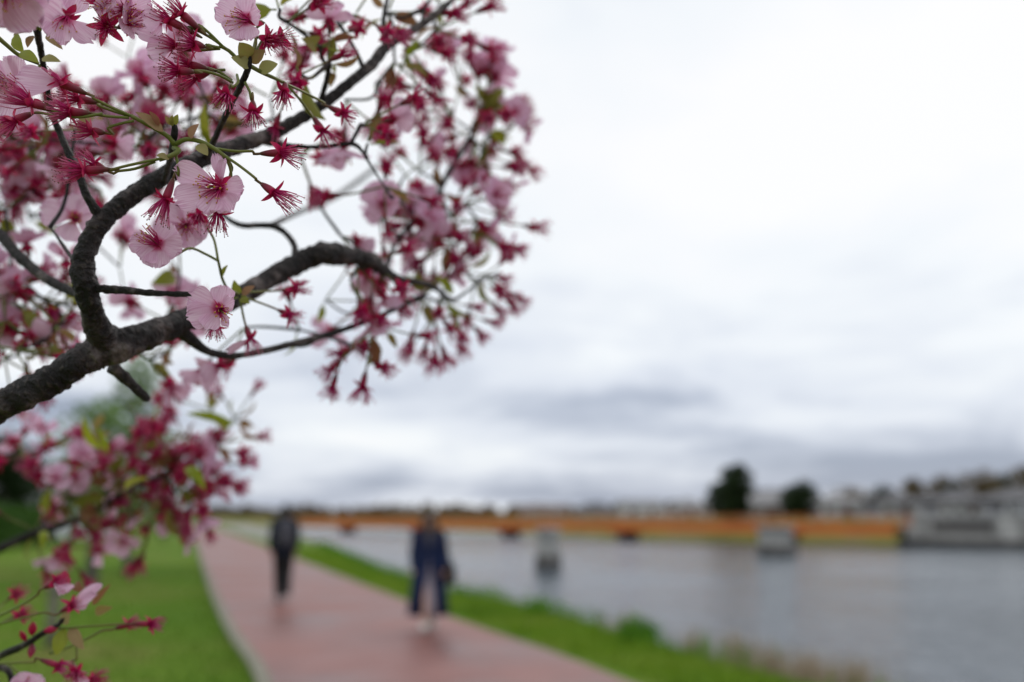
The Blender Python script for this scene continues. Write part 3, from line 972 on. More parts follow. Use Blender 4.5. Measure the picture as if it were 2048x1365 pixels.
# ------------------------------------------------------------------ people
def closed_loft(rings, mb, mat='skin', sides=14):
    """rings: (centre, rx, ry) stacked along their own order in local z-ish planes"""
    vs, fs = [], []
    n = len(rings)
    for c, rx, ry in rings:
        for k in range(sides):
            a = 2 * math.pi * k / sides
            vs.append((c[0] + math.cos(a) * rx, c[1] + math.sin(a) * ry, c[2]))
    for i in range(n - 1):
        for k in range(sides):
            k2 = (k + 1) % sides
            fs.append((i * sides + k, i * sides + k2, (i + 1) * sides + k2, (i + 1) * sides + k))
    fs.append(tuple(range(sides - 1, -1, -1)))
    fs.append(tuple((n - 1) * sides + k for k in range(sides)))
    mb.add(vs, fs, mat)

def limb(mb, pts, mat='skin', sides=10):
    """tapered limb with rounded ends; pts: (x, y, z, r)"""
    P = [Vector(p[:3]) for p in pts]
    Rr = [p[3] for p in pts]
    d0 = (P[0] - P[1]).normalized()
    d1 = (P[-1] - P[-2]).normalized()
    pp = [P[0] + d0 * Rr[0] * .95, P[0] + d0 * Rr[0] * .6] + P + [P[-1] + d1 * Rr[-1] * .6, P[-1] + d1 * Rr[-1] * .95]
    rr = [Rr[0] * .3, Rr[0] * .8] + Rr + [Rr[-1] * .8, Rr[-1] * .3]
    mb.tube(pp, rr, mat, sides)

def fuse(mb, name, parent, W, voxel, smooth=3):
    """voxel-fuse overlapping closed pieces into one continuous skin"""
    me = mb.mesh(name)
    o = bpy.data.objects.new('tmp', me)
    COL.objects.link(o)
    md = o.modifiers.new('r', 'REMESH')
    md.mode = 'VOXEL'
    md.voxel_size = voxel
    sm = o.modifiers.new('s', 'SMOOTH')
    sm.iterations = smooth
    sm.factor = .5
    dg = bpy.context.evaluated_depsgraph_get()
    me2 = bpy.data.meshes.new_from_object(o.evaluated_get(dg))
    me2.name = name
    bpy.data.objects.remove(o)
    me2.materials.clear()
    me2.materials.append(M[mb.mats[0]])
    me2.polygons.foreach_set('use_smooth', [True] * len(me2.polygons))
    return link(name, me2, parent, W)

def hand(mb, w, fwd, side):
    """palm, four bent fingers of unequal length and a thumb leaving the side of the palm; hanging down"""
    w = Vector(w)
    dn = Vector((0, .12, -1)).normalized()
    f = Vector((0, fwd, 0))
    palm = w + dn * .045
    limb(mb, [(*w, .026), (*(w + dn * .03), .03), (*(w + dn * .085), .032)], 'skin', 8)
    for k, L in enumerate((.068, .078, .074, .058)):
        b = w + dn * .085 + Vector((0, .030 - .020 * k, 0)) * fwd
        k1 = b + dn * L * .5 + Vector((-side * .004, 0, 0))
        k2 = k1 + (dn + Vector((-side * .45, 0, 0))).normalized() * L * .5
        limb(mb, [(*b, .0098), (*k1, .009), (*k2, .0078)], 'skin', 6)
    tb = w + dn * .03 + Vector((0, .028, 0)) * fwd
    t1 = tb + (dn + Vector((0, .9 * fwd, 0))).normalized() * .035
    t2 = t1 + (dn + Vector((-side * .2, .1 * fwd, 0))).normalized() * .032
    limb(mb, [(*tb, .013), (*t1, .0115), (*t2, .0095)], 'skin', 6)

def head_parts(mb, z, fy):
    closed_loft([((0, .005, z - .115), .030, .032), ((0, .018, z - .095), .048, .055), ((0, .012, z - .05), .064, .080), ((0, .004, z), .073, .092),
                 ((0, -.004, z + .05), .070, .088), ((0, -.006, z + .085), .052, .066), ((0, -.006, z + .105), .022, .028)], mb)
    limb(mb, [(0, .088, z + .008, .008), (0, .104, z - .024, .012)], 'skin', 6)       # nose
    for s in (-1, 1):
        limb(mb, [(s * .073, -.006, z + .012, .012), (s * .072, -.004, z - .026, .009)], 'skin', 6)   # ears
    limb(mb, [(0, -.012, z - .20, .052), (0, 0, z - .09, .047)], 'skin', 10)          # neck

def face_parts(body, W, z):
    for s in (-1, 1):
        m = MB(); m.tube([(s * .031, .083, z + .005), (s * .031, .0885, z + .005)], [.012, .006], 'eye', 8); m.build('eye', body, matrix=W)
    m = MB(); m.tube([(-.022, .088, z - .052), (0, .093, z - .053), (.022, .088, z - .052)], [.003, .007, .003], 'lip', 6); m.build('mouth', body, matrix=W)

def walker(name, loc, rz, label, H):
    root = tag(empty(name, loc), label, 'person', 'people walking on the path')
    W = Matrix.Translation(loc) @ Matrix.Rotation(rz, 4, 'Z') @ Matrix.Scale(H / 1.72, 4)
    return root, W

# leg poses: right leg forward, left leg pushing off
def leg_pts(s, hipz, stride, lift):
    hip = Vector((s * .09, 0, hipz))
    ank = Vector((s * .046, stride, .085 + lift))
    knee = hip.lerp(ank, .5) + Vector((0, .055 if stride > 0 else .10, .01))
    return hip, knee, ank

def body_mesh(root, W, arms, strides):
    mb = MB()
    head_parts(mb, 1.60, 0)
    closed_loft([((0, 0, .84), .13, .09), ((0, -.005, .93), .165, .115), ((0, 0, 1.02), .150, .102), ((0, .005, 1.12), .135, .095), ((0, .005, 1.26), .160, .11),
                 ((0, -.005, 1.36), .185, .105), ((0, -.012, 1.43), .150, .08), ((0, -.012, 1.47), .075, .06)], mb)
    for s, (stride, lift, pitch) in strides.items():
        h, k, a = leg_pts(s, .90, stride, lift)
        limb(mb, [(*h, .088), (*h.lerp(k, .5), .076), (*k, .056), (*k.lerp(a, .35), .056), (*a, .038)])
        limb(mb, [(a.x, a.y - .03, a.z - .045, .036), (a.x, a.y + .08, a.z - .05 + pitch * .5, .036), (a.x + s * .01, a.y + .16, a.z - .06 + pitch, .028)])
    for s, (sh, el, wr) in arms.items():
        limb(mb, [(*sh, .052), (*Vector(sh).lerp(Vector(el), .5), .045), (*el, .038), (*Vector(el).lerp(Vector(wr), .3), .038), (*wr, .026)])
        hand(mb, wr, 1, s)
    return fuse(mb, 'body', root, W, .0075, 2)

def arm(s, swing, bend=.10):
    sh = (s * .185, -.01, 1.395)
    el = (s * .235, swing * .55 - .02, 1.13)
    wr = (s * .225, swing + bend, .90)
    return sh, el, wr

# --- walker with a backpack, seen from behind
g = ground(564, 1206, .03)
pth = math.atan2(-.30, 1)
root, W = walker('person', (g.x, g.y, .035), R(18), 'person in dark jacket and black trousers with a grey backpack walking away', 1.80)
arms = {1: arm(1, .14), -1: arm(-1, -.16)}
st = {1: (-.26, .07, -.02), -1: (.24, .0, .03)}
body = body_mesh(root, W, arms, st)
face_parts(body, W, 1.60)
mb = MB()
closed_loft([((0, 0, .80), .185, .135), ((0, 0, .95), .185, .14), ((0, 0, 1.12), .165, .13), ((0, 0, 1.28), .19, .14), ((0, -.005, 1.38), .205, .13), ((0, -.012, 1.455), .13, .085), ((0, -.01, 1.50), .075, .07)], mb, 'navy_dk')
for s, (sh, el, wr) in arms.items():
    limb(mb, [(*sh, .072), (*el, .057), (*Vector(el).lerp(Vector(wr), .92), .045)], 'navy_dk')
fuse(mb, 'jacket', root, W, .011)
mb = MB()
closed_loft([((0, 0, .80), .165, .12), ((0, 0, .92), .175, .125), ((0, 0, 1.0), .158, .11)], mb, 'black')
for s, (stride, lift, pitch) in st.items():
    h, k, a = leg_pts(s, .90, stride, lift)
    limb(mb, [(*h, .106), (*k, .084), (*k.lerp(a, .4), .080), (*(a + Vector((0, 0, .01))), .068)], 'black')
fuse(mb, 'trousers', root, W, .011)
for s, (stride, lift, pitch) in st.items():
    h, k, a = leg_pts(s, .90, stride, lift)
    mb = MB()
    limb(mb, [(a.x, a.y - .04, a.z - .040, .048), (a.x, a.y + .07, a.z - .046 + pitch * .5, .046), (a.x + s * .012, a.y + .17, a.z - .055 + pitch, .036)], 'shoe_grey')
    fuse(mb, 'shoe', root, W, .009)
mb = MB()
closed_loft([((0, -.02, 1.515), .066, .07), ((0, -.016, 1.56), .079, .088), ((0, -.010, 1.62), .084, .10), ((0, -.010, 1.68), .074, .088), ((0, -.010, 1.715), .035, .042)], mb, 'hair_black')
fuse(mb, 'hair', root, W, .009)
mb = MB()
closed_loft([((0, -.20, .99), .125, .07), ((0, -.215, 1.06), .14, .088), ((0, -.215, 1.28), .14, .088), ((0, -.20, 1.40), .115, .07), ((0, -.19, 1.44), .05, .035)], mb, 'grey_cloth')
bp_ = fuse(mb, 'backpack', root, W, .011)
mb = MB()
for s in (-1, 1):
    mb.tube([(s * .09, -.15, 1.43), (s * .10, -.02, 1.485), (s * .11, .125, 1.36), (s * .12, .11, 1.18), (s * .13, -.12, 1.04)], [.018] * 5, 'black', 6)
mb.build('strap', bp_, matrix=W)

# --- walker in a long open navy coat, coming this way
g = ground(856, 1263, .03)
root, W = walker('person', (g.x, g.y, .035), R(180 + 8), 'person in long navy coat over a pale skirt with white shoes and a black bag', 1.62)
arms = {1: arm(1, -.06, .06), -1: arm(-1, .05, .06)}
st = {1: (.17, .0, .03), -1: (-.18, .05, -.02)}
body = body_mesh(root, W, arms, st)
face_parts(body, W, 1.60)
# coat: thick cloth shell open down the front
def open_shell(rings, gap, th, mat, sides=30):
    m = MB()
    vs, fs = [], []
    n = len(rings)
    for off in (0, -th):
        for (c, rx, ry, gp) in rings:
            for k in range(sides + 1):
                a = math.pi / 2 + gp + (2 * math.pi - 2 * gp) * k / sides
                fold = 1 + .035 * math.sin(a * 9) * max(0, (1.0 - c[2]))
                vs.append((c[0] + math.cos(a) * (rx * fold + off), c[1] + math.sin(a) * (ry * fold + off), c[2]))
    s1 = sides + 1
    for i in range(n - 1):
        for k in range(sides):
            a, b = i * s1 + k, (i + 1) * s1 + k
            fs.append((a, a + 1, b + 1, b))
            o = n * s1
            fs.append((o + a + 1, o + a, o + b, o + b + 1))
        for k in (0, sides):
            a, b = i * s1 + k, (i + 1) * s1 + k
            fs.append((a, b, n * s1 + b, n * s1 + a))
    for k in range(sides):
        fs.append((k, n * s1 + k, n * s1 + k + 1, k + 1))
        a = (n - 1) * s1 + k
        fs.append((a, a + 1, n * s1 + a + 1, n * s1 + a))
    m.add(vs, fs, mat)
    return m
coat = open_shell([((0, -.02, .23), .31, .27, .40), ((0, -.015, .55), .275, .235, .33), ((0, -.01, .80), .245, .20, .17), ((0, 0, 1.0), .215, .165, .06), ((0, 0, 1.15), .19, .150, .05),
                   ((0, 0, 1.30), .205, .152, .20), ((0, -.008, 1.40), .20, .135, .36), ((0, -.012, 1.455), .13, .10, .6), ((0, -.01, 1.50), .088, .085, .8)], .5, .014, 'navy').build('coat', root, matrix=W)
for s, (sh, el, wr) in arms.items():
    mb = MB()
    limb(mb, [(*sh, .074), (*el, .062), (*Vector(el).lerp(Vector(wr), .93), .055)], 'navy')
    fuse(mb, 'sleeve', coat, W, .012)
mb = MB()
closed_loft([((0, .0, .22), .215, .20), ((0, 0, .45), .20, .18), ((0, 0, .75), .185, .15), ((0, 0, .95), .172, .125), ((0, 0, 1.05), .15, .11)], mb, 'lilac', 22)
mb.build('skirt', root, matrix=W)
mb = MB()
closed_loft([((0, 0, 1.0), .158, .112), ((0, .004, 1.14), .145, .108), ((0, .006, 1.28), .172, .122), ((0, -.004, 1.38), .17, .10), ((0, -.01, 1.45), .10, .078), ((0, -.005, 1.475), .07, .066)], mb, 'grey_cloth')
mb.build('blouse', root, matrix=W)
for s, (stride, lift, pitch) in st.items():
    h, k, a = leg_pts(s, .90, stride, lift)
    mb = MB()
    limb(mb, [(a.x + s * .02, a.y - .045, a.z - .015, .068), (a.x + s * .02, a.y + .07, a.z - .026 + pitch * .5, .062), (a.x + s * .03, a.y + .18, a.z - .036 + pitch, .050)], 'shoe_white')
    fuse(mb, 'shoe', root, W, .009)
mb = MB()
closed_loft([((0, -.075, 1.20), .10, .04), ((0, -.07, 1.34), .125, .055), ((0, -.05, 1.46), .125, .072), ((0, -.030, 1.56), .122, .092), ((0, -.010, 1.64), .116, .106), ((0, -.006, 1.70), .094, .104), ((0, -.010, 1.745), .04, .046)], mb, 'hair_brown')
for s in (-1, 1):
    limb(mb, [(s * .028, .090, 1.672, .028), (s * .072, .066, 1.62, .042), (s * .086, .060, 1.54, .046), (s * .095, .070, 1.42, .042), (s * .095, .11, 1.26, .030)], 'hair_brown')
fuse(mb, 'hair', root, W, .009)
mb = MB()
wr = arms[-1][2]
bagc = Vector((-.315, .03, .86))
closed_loft([((bagc.x, bagc.y, .66), .07, .15), ((bagc.x, bagc.y, .70), .095, .18), ((bagc.x, bagc.y, .92), .08, .17), ((bagc.x, bagc.y, .99), .04, .14)], mb, 'black')
bag = fuse(mb, 'bag', root, W, .011)
mb = MB()
mb.tube([(bagc.x, bagc.y - .12, .95), (-.275, -.06, 1.25), (-.195, -.03, 1.475), (-.24, .07, 1.30), (bagc.x, bagc.y + .12, .95)], [.011] * 5, 'black', 6)
mb.build('strap', bag, matrix=W)

# ------------------------------------------------------------------ the flowering cherry tree
def tat(px, py, d):
    """like at(), with the crown's depth drawn out behind the sharp plane"""
    return at(px, py, d if d < .53 else .53 + (d - .53) * 1.70)

def depth(d):
    return d if d < .53 else .53 + (d - .53) * 1.70

tree_base = tat(-760, 812, 0.72)
cherry = tag(empty('cherry_tree', (tree_base.x, tree_base.y, 0)), 'flowering cherry tree with dark bark, pink petals and crimson spent blossoms over the lawn', 'tree')
MM = 0.001
BP = []          # points along the limbs, for the twigs that carry the bunches

def bark_disp(amp, ring):
    def f(p, L, a, r):
        v = 1 + amp * mnoise.noise(p * 55) + amp * .8 * (abs(mnoise.noise(p * 150)) * 2 - .5) + amp * .5 * mnoise.noise(p * 330)
        v += ring * (.7 * mnoise.noise(Vector((L * 230, math.cos(a) * .8, math.sin(a) * .8))) + .9 * (.35 - abs(mnoise.noise(Vector((L * 420, math.cos(a) * 1.3, math.sin(a) * 1.3))))))
        return v
    return f

def branch(pts, name='branch', sides=18, step=.0012, amp=.14, ring=.21, end=1.0):
    """pts: (px, py, width in px, depth) -> tapering limb with knobbly ringed bark"""
    w = []
    for (px, py, wd, d) in pts:
        p = tat(px, py, d)
        w.append((p.x, p.y, p.z, wd * depth(d) / FPX / 2 * .86))
    sp = spline(w, step)
    if pts[-1][3] < 1.0:
        BP.extend(Vector(p[:3]) for p in sp[::4])
    mb = MB()
    mb.tube([p[:3] for p in sp], [max(p[3], .0004) for p in sp], 'bark', sides, True, bark_disp(amp, ring))
    return mb.build(name, cherry)

# trunk and leader stand just outside the frame
tb = tree_base
fork = tat(-420, 905, .66)
mb = MB()
q = spline([(tb.x, tb.y, -.05, .062), (tb.x + .01, tb.y, .25, .052), (tb.x - .01, tb.y + .01, .8, .046), (tb.x + .03, tb.y, 1.25, .042), (fork.x - .05, fork.y, fork.z - .1, .036), (fork.x - .02, fork.y, fork.z + .15, .028),
            (fork.x - .06, fork.y + .06, fork.z + .5, .02), (fork.x - .02, fork.y + .05, fork.z + .85, .012), (fork.x, fork.y + .1, fork.z + 1.1, .005)], .012)
mb.tube([p[:3] for p in q], [p[3] for p in q], 'bark', 22, True, bark_disp(.10, .03))
mb.build('trunk', cherry)

# main limb, from the trunk into the picture and away to the right
branch([(-470, 960, 112, .64), (-250, 905, 100, .60), (-90, 850, 88, .565), (0, 812, 72, .555), (60, 785, 70, .555), (120, 750, 68, .557), (180, 712, 74, .56), (240, 690, 74, .565), (300, 668, 62, .575),
        (370, 640, 52, .59), (430, 618, 46, .60), (490, 586, 46, .615), (560, 545, 46, .63), (610, 520, 50, .64), (650, 507, 54, .645), (700, 514, 40, .66), (742, 522, 38, .67), (768, 542, 26, .685), (800, 560, 19, .70), (850, 568, 14, .715), (885, 585, 10, .73)], sides=24)
# rising limb
branch([(232, 715, 40, .566), (205, 675, 62, .558), (184, 625, 54, .55), (172, 575, 58, .545), (165, 530, 52, .545), (180, 482, 46, .547), (207, 440, 48, .55), (250, 402, 46, .555), (310, 362, 44, .56), (360, 338, 42, .565), (420, 312, 40, .575),
        (480, 290, 38, .585), (540, 270, 31, .595), (600, 238, 28, .605), (650, 205, 27, .612), (700, 165, 24, .62), (745, 128, 24, .63), (775, 92, 22, .64), (830, 58, 18, .65), (880, 22, 15, .66), (930, -25, 11, .68), (1000, -90, 7, .70)], sides=24)
branch([(180, 648, 30, .556), (215, 668, 48, .562), (262, 688, 40, .572)], amp=.12)
# pruned stub under the fork, two levels of side limbs
branch([(225, 735, 30, .567), (250, 756, 26, .572), (275, 780, 22, .575), (292, 796, 20, .577), (297, 800, 12, .577)], 'stub', end=.8)
branch([(355, 655, 34, .59), (385, 682, 26, .595), (420, 705, 19, .60), (470, 712, 16, .61), (520, 704, 16, .62), (570, 692, 16, .63), (640, 674, 15, .645), (700, 655, 14, .66), (760, 632, 12, .675), (810, 610, 10, .69), (850, 595, 7, .70)], sides=14, ring=.05)
branch([(210, 452, 26, .550), (190, 418, 23, .548), (172, 388, 20, .547), (158, 350, 18, .548), (140, 312, 17, .55), (118, 262, 15, .552), (104, 225, 13, .55), (94, 170, 12, .545), (86, 125, 13, .54), (80, 92, 15, .535), (74, 62, 17, .53), (70, 50, 9, .53)], sides=14)
branch([(-260, 330, 34, .66), (-120, 405, 30, .64), (-40, 445, 27, .63), (0, 470, 26, .62), (40, 515, 25, .61), (90, 556, 23, .60), (140, 582, 21, .59), (172, 592, 18, .575)], sides=14, ring=.03)
branch([(148, 522, 9, .565), (128, 494, 8, .575), (112, 470, 7, .58), (98, 452, 5, .585)], 'twig', 10)
branch([(185, 576, 22, .545), (215, 579, 18, .543), (260, 582, 16, .54), (300, 586, 15, .538), (340, 588, 15, .536), (380, 590, 13, .534), (415, 600, 9, .532)], 'twig', 14, ring=.34, amp=.22)
branch([(590, 512, 18, .64), (588, 490, 14, .645), (572, 468, 14, .65), (548, 453, 15, .65), (520, 451, 15, .65), (490, 452, 14, .65), (465, 444, 12, .65), (440, 425, 9, .65)], sides=12, ring=.04)
branch([(540, 452, 13, .655), (600, 424, 12, .85), (680, 388, 12, 1.05), (760, 330, 10, 1.15)], 'twig', 10, step=.006, ring=.02)
branch([(770, 545, 14, .69), (778, 520, 11, .71), (795, 480, 11, .73), (830, 440, 12, .75), (868, 402, 12, .77), (895, 350, 13, .785), (918, 312, 15, .79), (938, 280, 11, .795), (955, 240, 8, .80), (975, 205, 5, .81)], sides=12, ring=.05)
branch([(530, 284, 16, .595), (580, 292, 12, .60), (640, 294, 11, .605), (700, 288, 11, .61), (722, 300, 8, .615), (742, 332, 6, .63), (768, 372, 5, .65), (785, 395, 4, .66)], 'twig', 12)
branch([(700, 290, 10, .61), (712, 268, 9, .61), (722, 248, 8, .612)], 'twig', 10)
branch([(726, 136, 12, .625), (712, 104, 10, .625), (695, 74, 9, .625), (672, 38, 10, .625), (662, 5, 8, .625), (650, -30, 6, .63)], 'twig', 12, ring=.10)
branch([(768, 98, 12, .64), (766, 60, 11, .64), (770, 20, 10, .64), (780, -20, 7, .64)], 'twig', 12, ring=.10)
branch([(640, 205, 13, .61), (648, 180, 13, .608), (656, 148, 11, .605), (660, 120, 8, .60)], 'twig', 12, ring=.12)
branch([(845, 50, 9, .652), (848, 20, 8, .655), (866, -10, 6, .66)], 'twig', 10)
# short spurs carrying the sharp flower bunches
branch([(330, 358, 17, .553), (338, 330, 15, .535), (343, 305, 15, .515), (347, 280, 17, .503), (350, 258, 14, .50), (346, 244, 8, .50)], 'spur', 12, ring=.14)
branch([(408, 318, 17, .572), (424, 290, 15, .56), (446, 242, 14, .545), (470, 195, 14, .53), (488, 158, 15, .515), (498, 130, 14, .512), (500, 108, 8, .512)], 'spur', 12, ring=.14)
branch([(448, 608, 12, .600), (468, 592, 14, .585), (480, 578, 12, .575)], 'spur', 10, ring=.12)
branch([(880, 585, 10, .73), (905, 600, 8, .735), (925, 590, 6, .74), (965, 560, 5, .745), (1000, 545, 4, .75)], 'twig', 10)
# lower limbs from the trunk
branch([(-420, 1330, 34, .84), (-200, 1200, 27, .84), (-60, 1128, 22, .85), (0, 1098, 20, .855), (60, 1071, 18, .86), (120, 1052, 15, .865), (180, 1028, 12, .865), (250, 985, 10, .867), (320, 955, 9, .872), (380, 925, 8, .878), (430, 880, 7, .885), (470, 838, 5, .89)], sides=12, ring=.05)
branch([(-500, 1560, 32, .72), (-260, 1430, 26, .69), (-90, 1352, 20, .65), (0, 1312, 17, .622), (50, 1290, 15, .61), (90, 1264, 14, .605), (118, 1250, 11, .60)], sides=12, ring=.10)
branch([(-90, 1352, 17, .65), (-20, 1335, 16, .63), (18, 1345, 15, .62), (26, 1400, 13, .62)], 'twig', 12, ring=.1)

# --- flower pieces (local frame: +Z is the way the flower faces, origin at the throat)
def petal_geo(mb, az, tilt, L, W, cup=.18, ruf=.05, notch=.10, seed=0, roll=0.0, mat='petal', nu=8, nv=10, curl=0.0):
    r = random.Random(seed)
    ph1, ph2, ph3 = r.uniform(0, 6), r.uniform(0, 6), r.uniform(0, 6)
    Mx = Matrix.Rotation(az - math.pi / 2, 3, 'Z') @ Matrix.Rotation(tilt, 3, 'X') @ Matrix.Rotation(roll, 3, 'Y')
    vs, uvs, fs = [], [], []
    for j in range(nv + 1):
        v = j / nv
        hw = W * (.10 + .90 * math.sin(min(1, v / .66) * math.pi / 2) ** 1.25) * (1.0 if v < .66 else math.sqrt(max(.0, 1 - ((v - .66) / .36) ** 2.4)))
        for i in range(nu + 1):
            u = -1 + 2 * i / nu
            x = u * hw
            y = L * (v - (.10 * u * u) * v ** 3)
            y -= L * notch * math.exp(-(u / .22) ** 2) * v ** 8
            z = cup * W * (u * u) * (.4 + .6 * v) + curl * L * v * v
            z += ruf * L * v * v * (math.sin(3.1 * u + ph1) * .6 + .5 * math.sin(5.3 * u + 4 * v + ph2) * v + .5 * math.sin(2.2 * v * 3 + ph3))
            x += ruf * .35 * L * v * v * math.sin(6 * v + ph2)
            y -= L * .035 * v ** 6 * (1 + math.sin(9 * u + ph3) + .6 * math.sin(17 * u + ph1))
            p = Mx @ Vector((x, y, z))
            vs.append(p)
            uvs.append((.5 + .5 * u * (.25 + .75 * hw / W), v))
    k = nu + 1
    for j in range(nv):
        for i in range(nu):
            fs.append((j * k + i, j * k + i + 1, (j + 1) * k + i + 1, (j + 1) * k + i))
    mb.add(vs, fs, mat, uvs)

def sepal_geo(mb, az, tilt, L, W, seed, mat='sepal'):
    r = random.Random(seed)
    bend = r.uniform(-.35, .25)
    Mx = Matrix.Rotation(az - math.pi / 2, 3, 'Z') @ Matrix.Rotation(tilt, 3, 'X')
    vs, uvs, fs = [], [], []
    for j in range(6):
        v = j / 5
        hw = W * (1 - v) ** .75 * (.8 + .6 * v) + .00012
        for u in (-1, 0, 1):
            vs.append(Mx @ Vector((u * hw, .0012 + L * v, bend * L * v * v + abs(u) * hw * .35)))
            uvs.append((.5 + u * .5, v))
    for j in range(5):
        for i in range(2):
            fs.append((j * 3 + i, j * 3 + i + 1, j * 3 + i + 4, j * 3 + i + 3))
    mb.add(vs, fs, mat, uvs)

def calyx_geo(mb, L=.0085, r0=.0009, r1=.0021, seed=0, sep=.0072, sw=.0025, tilts=None, az0=None, bend=(0, 0)):
    r = random.Random(seed)
    n = 7
    pts, rr = [], []
    for i in range(n):
        f = i / (n - 1)
        pts.append((bend[0] * (1 - f) ** 2, bend[1] * (1 - f) ** 2, -L * (1 - f)))
        rr.append(r0 + (r1 - r0) * (math.sin(f * math.pi * .62) ** .9))
    rr[-1] *= .97
    mb.tube(pts, rr, 'calyx', 9, True, None, 0, 1)
    a0 = r.uniform(0, 6.28) if az0 is None else az0
    for k in range(5):
        tl = r.uniform(-.45, .5) if tilts is None else tilts[k]
        sepal_geo(mb, a0 + k * 2 * math.pi / 5 + r.uniform(-.15, .15), tl, sep * r.uniform(.85, 1.1), sw * r.uniform(.85, 1.1), seed * 7 + k)

def stamen_geo(mb, n, L, spread, seed, anther='anther_old', gx=0.0, gy=0.0, inner=0.0, rad=.00021, arad=.00042):
    r = random.Random(seed)
    for k in range(n):
        a = k * 2.39996 + r.uniform(-.2, .2)
        s = (inner + (spread - inner) * math.sqrt((k + .5) / n)) * r.uniform(.85, 1.1)
        l = L * r.uniform(.72, 1.08)
        b = Vector((math.cos(a) * .0012, math.sin(a) * .0012, 0.0))
        d = Vector((math.cos(a) * math.sin(s) + gx, math.sin(a) * math.sin(s) + gy, math.cos(s))).normalized()
        e = b + d * l
        m_ = b.lerp(e, .5) + Vector((math.cos(a), math.sin(a), 0)) * l * r.uniform(-.03, .10)
        e2 = e + Vector((r.uniform(-1, 1), r.uniform(-1, 1), r.uniform(-.6, .3))) * l * .07
        mb.tube([b, b.lerp(m_, .55), m_, m_.lerp(e2, .55), e2], [rad * 1.25, rad * 1.15, rad, rad * .9, rad * .75], 'stamen', 4, False, None, 0, 1)
        if r.random() < .85:
            mb.blob(e2, arad * r.uniform(.7, 1.15), anther)

def pistil(mb, L=.010):
    mb.tube([(0, 0, 0), (.0003, 0, L * .6), (.0006, .0003, L)], [.00045, .00035, .0003], 'stalk', 5, True, None, 0, .3)
    mb.blob((.0006, .0003, L), .0006, 'anther')

def hermite_stalk(mb, a, b, bdir, r0, r1, sag=0.0, n=9, mat='stalk', adir=None, v=(0, 1)):
    a, b = Vector(a), Vector(b)
    L = (b - a).length
    t1 = bdir.normalized() * L * .9
    t0 = (adir.normalized() * L * .9) if adir is not None else (b - a) * 1.0
    pts = []
    for i in range(n):
        t = i / (n - 1)
        h00, h10, h01, h11 = 2*t**3-3*t*t+1, t**3-2*t*t+t, -2*t**3+3*t*t, t**3-t*t
        pts.append(a * h00 + t0 * h10 + b * h01 + t1 * h11 + Vector((0, 0, -sag * L * 4 * t * (1 - t))))
    mb.tube(pts, [r0 + (r1 - r0) * i / (n - 1) for i in range(n)], mat, 7, True, None, *v)

# --- sharp flowers set one by one
def flower_frame(px, py, d, face, s=1.0):
    z = cdir(*face).normalized()
    F = frame(z, cdir(1, 0, 0)).to_4x4()
    return Matrix.Translation(tat(px, py, d)) @ F @ Matrix.Scale(s, 4), z

def stalk_to(base, tip_w, z, tube_len, parent, via=None, r0=.00075, r1=.0007, sag=0.0):
    """green stalk from a base pixel (px, py, d) to the foot of the calyx"""
    foot = tip_w - z * tube_len
    mb = MB()
    if via:
        P = [tat(*base)] + [tat(*v) for v in via] + [foot - z * .004, foot + z * .0006]
        sp = spline([tuple(p) for p in P], .002)
        n = len(sp)
        mb.tube(sp, [r0 + (r1 - r0) * i / (n - 1) for i in range(n)], 'stalk', 7, True, None, 0, 1)
    else:
        hermite_stalk(mb, tat(*base), foot + z * .0006, z, r0, r1, sag)
    return mb.build('stalk', parent)

def spent(px, py, d, face, base=None, via=None, s=1.0, seed=0, n=26, spread=.62, slen=.0125, gx=0, gy=0, tilts=None, az0=None, petals=(), sep=.0072, tube=.0085, anther='anther_old', inner=0.0):
    W, z = flower_frame(px, py, d, face, s)
    mb = MB()
    calyx_geo(mb, tube, seed=seed, tilts=tilts, az0=az0, sep=sep * .84)
    o = mb.build('spent_blossom', cherry, matrix=W)
    mb = MB()
    stamen_geo(mb, int(n * 1.35), slen, spread, seed + 5, anther, gx, gy, inner, rad=.00024)
    mb.build('stamen_tuft', o, matrix=W)
    for pk in petals:
        mb = MB(); petal_geo(mb, **pk); mb.build('petal', o, matrix=W)
    if base:
        stalk_to(base, tat(px, py, d), z, tube * s, o, via)
    return o

def bloom(px, py, d, face, petals, base=None, via=None, s=1.0, seed=0, n=24, spread=.75, slen=.0105, gx=0, gy=0, tilts=(-.7,) * 5, az0=None, sep=.0068, thick=1.2):
    W, z = flower_frame(px, py, d, face, s)
    mb = MB()
    calyx_geo(mb, .0085, seed=seed, tilts=tilts, az0=az0, sep=sep)
    o = mb.build('blossom', cherry, matrix=W)
    mb = MB()
    stamen_geo(mb, n, slen, spread, seed + 5, 'anther', gx, gy, rad=.00021 * thick, arad=.00045 * thick)
    pistil(mb)
    mb.build('stamen_tuft', o, matrix=W)
    for pk in petals:
        mb = MB(); petal_geo(mb, **pk); mb.build('petal', o, matrix=W)
    if base:
        stalk_to(base, tat(px, py, d), z, .0085 * s, o, via)
    return o

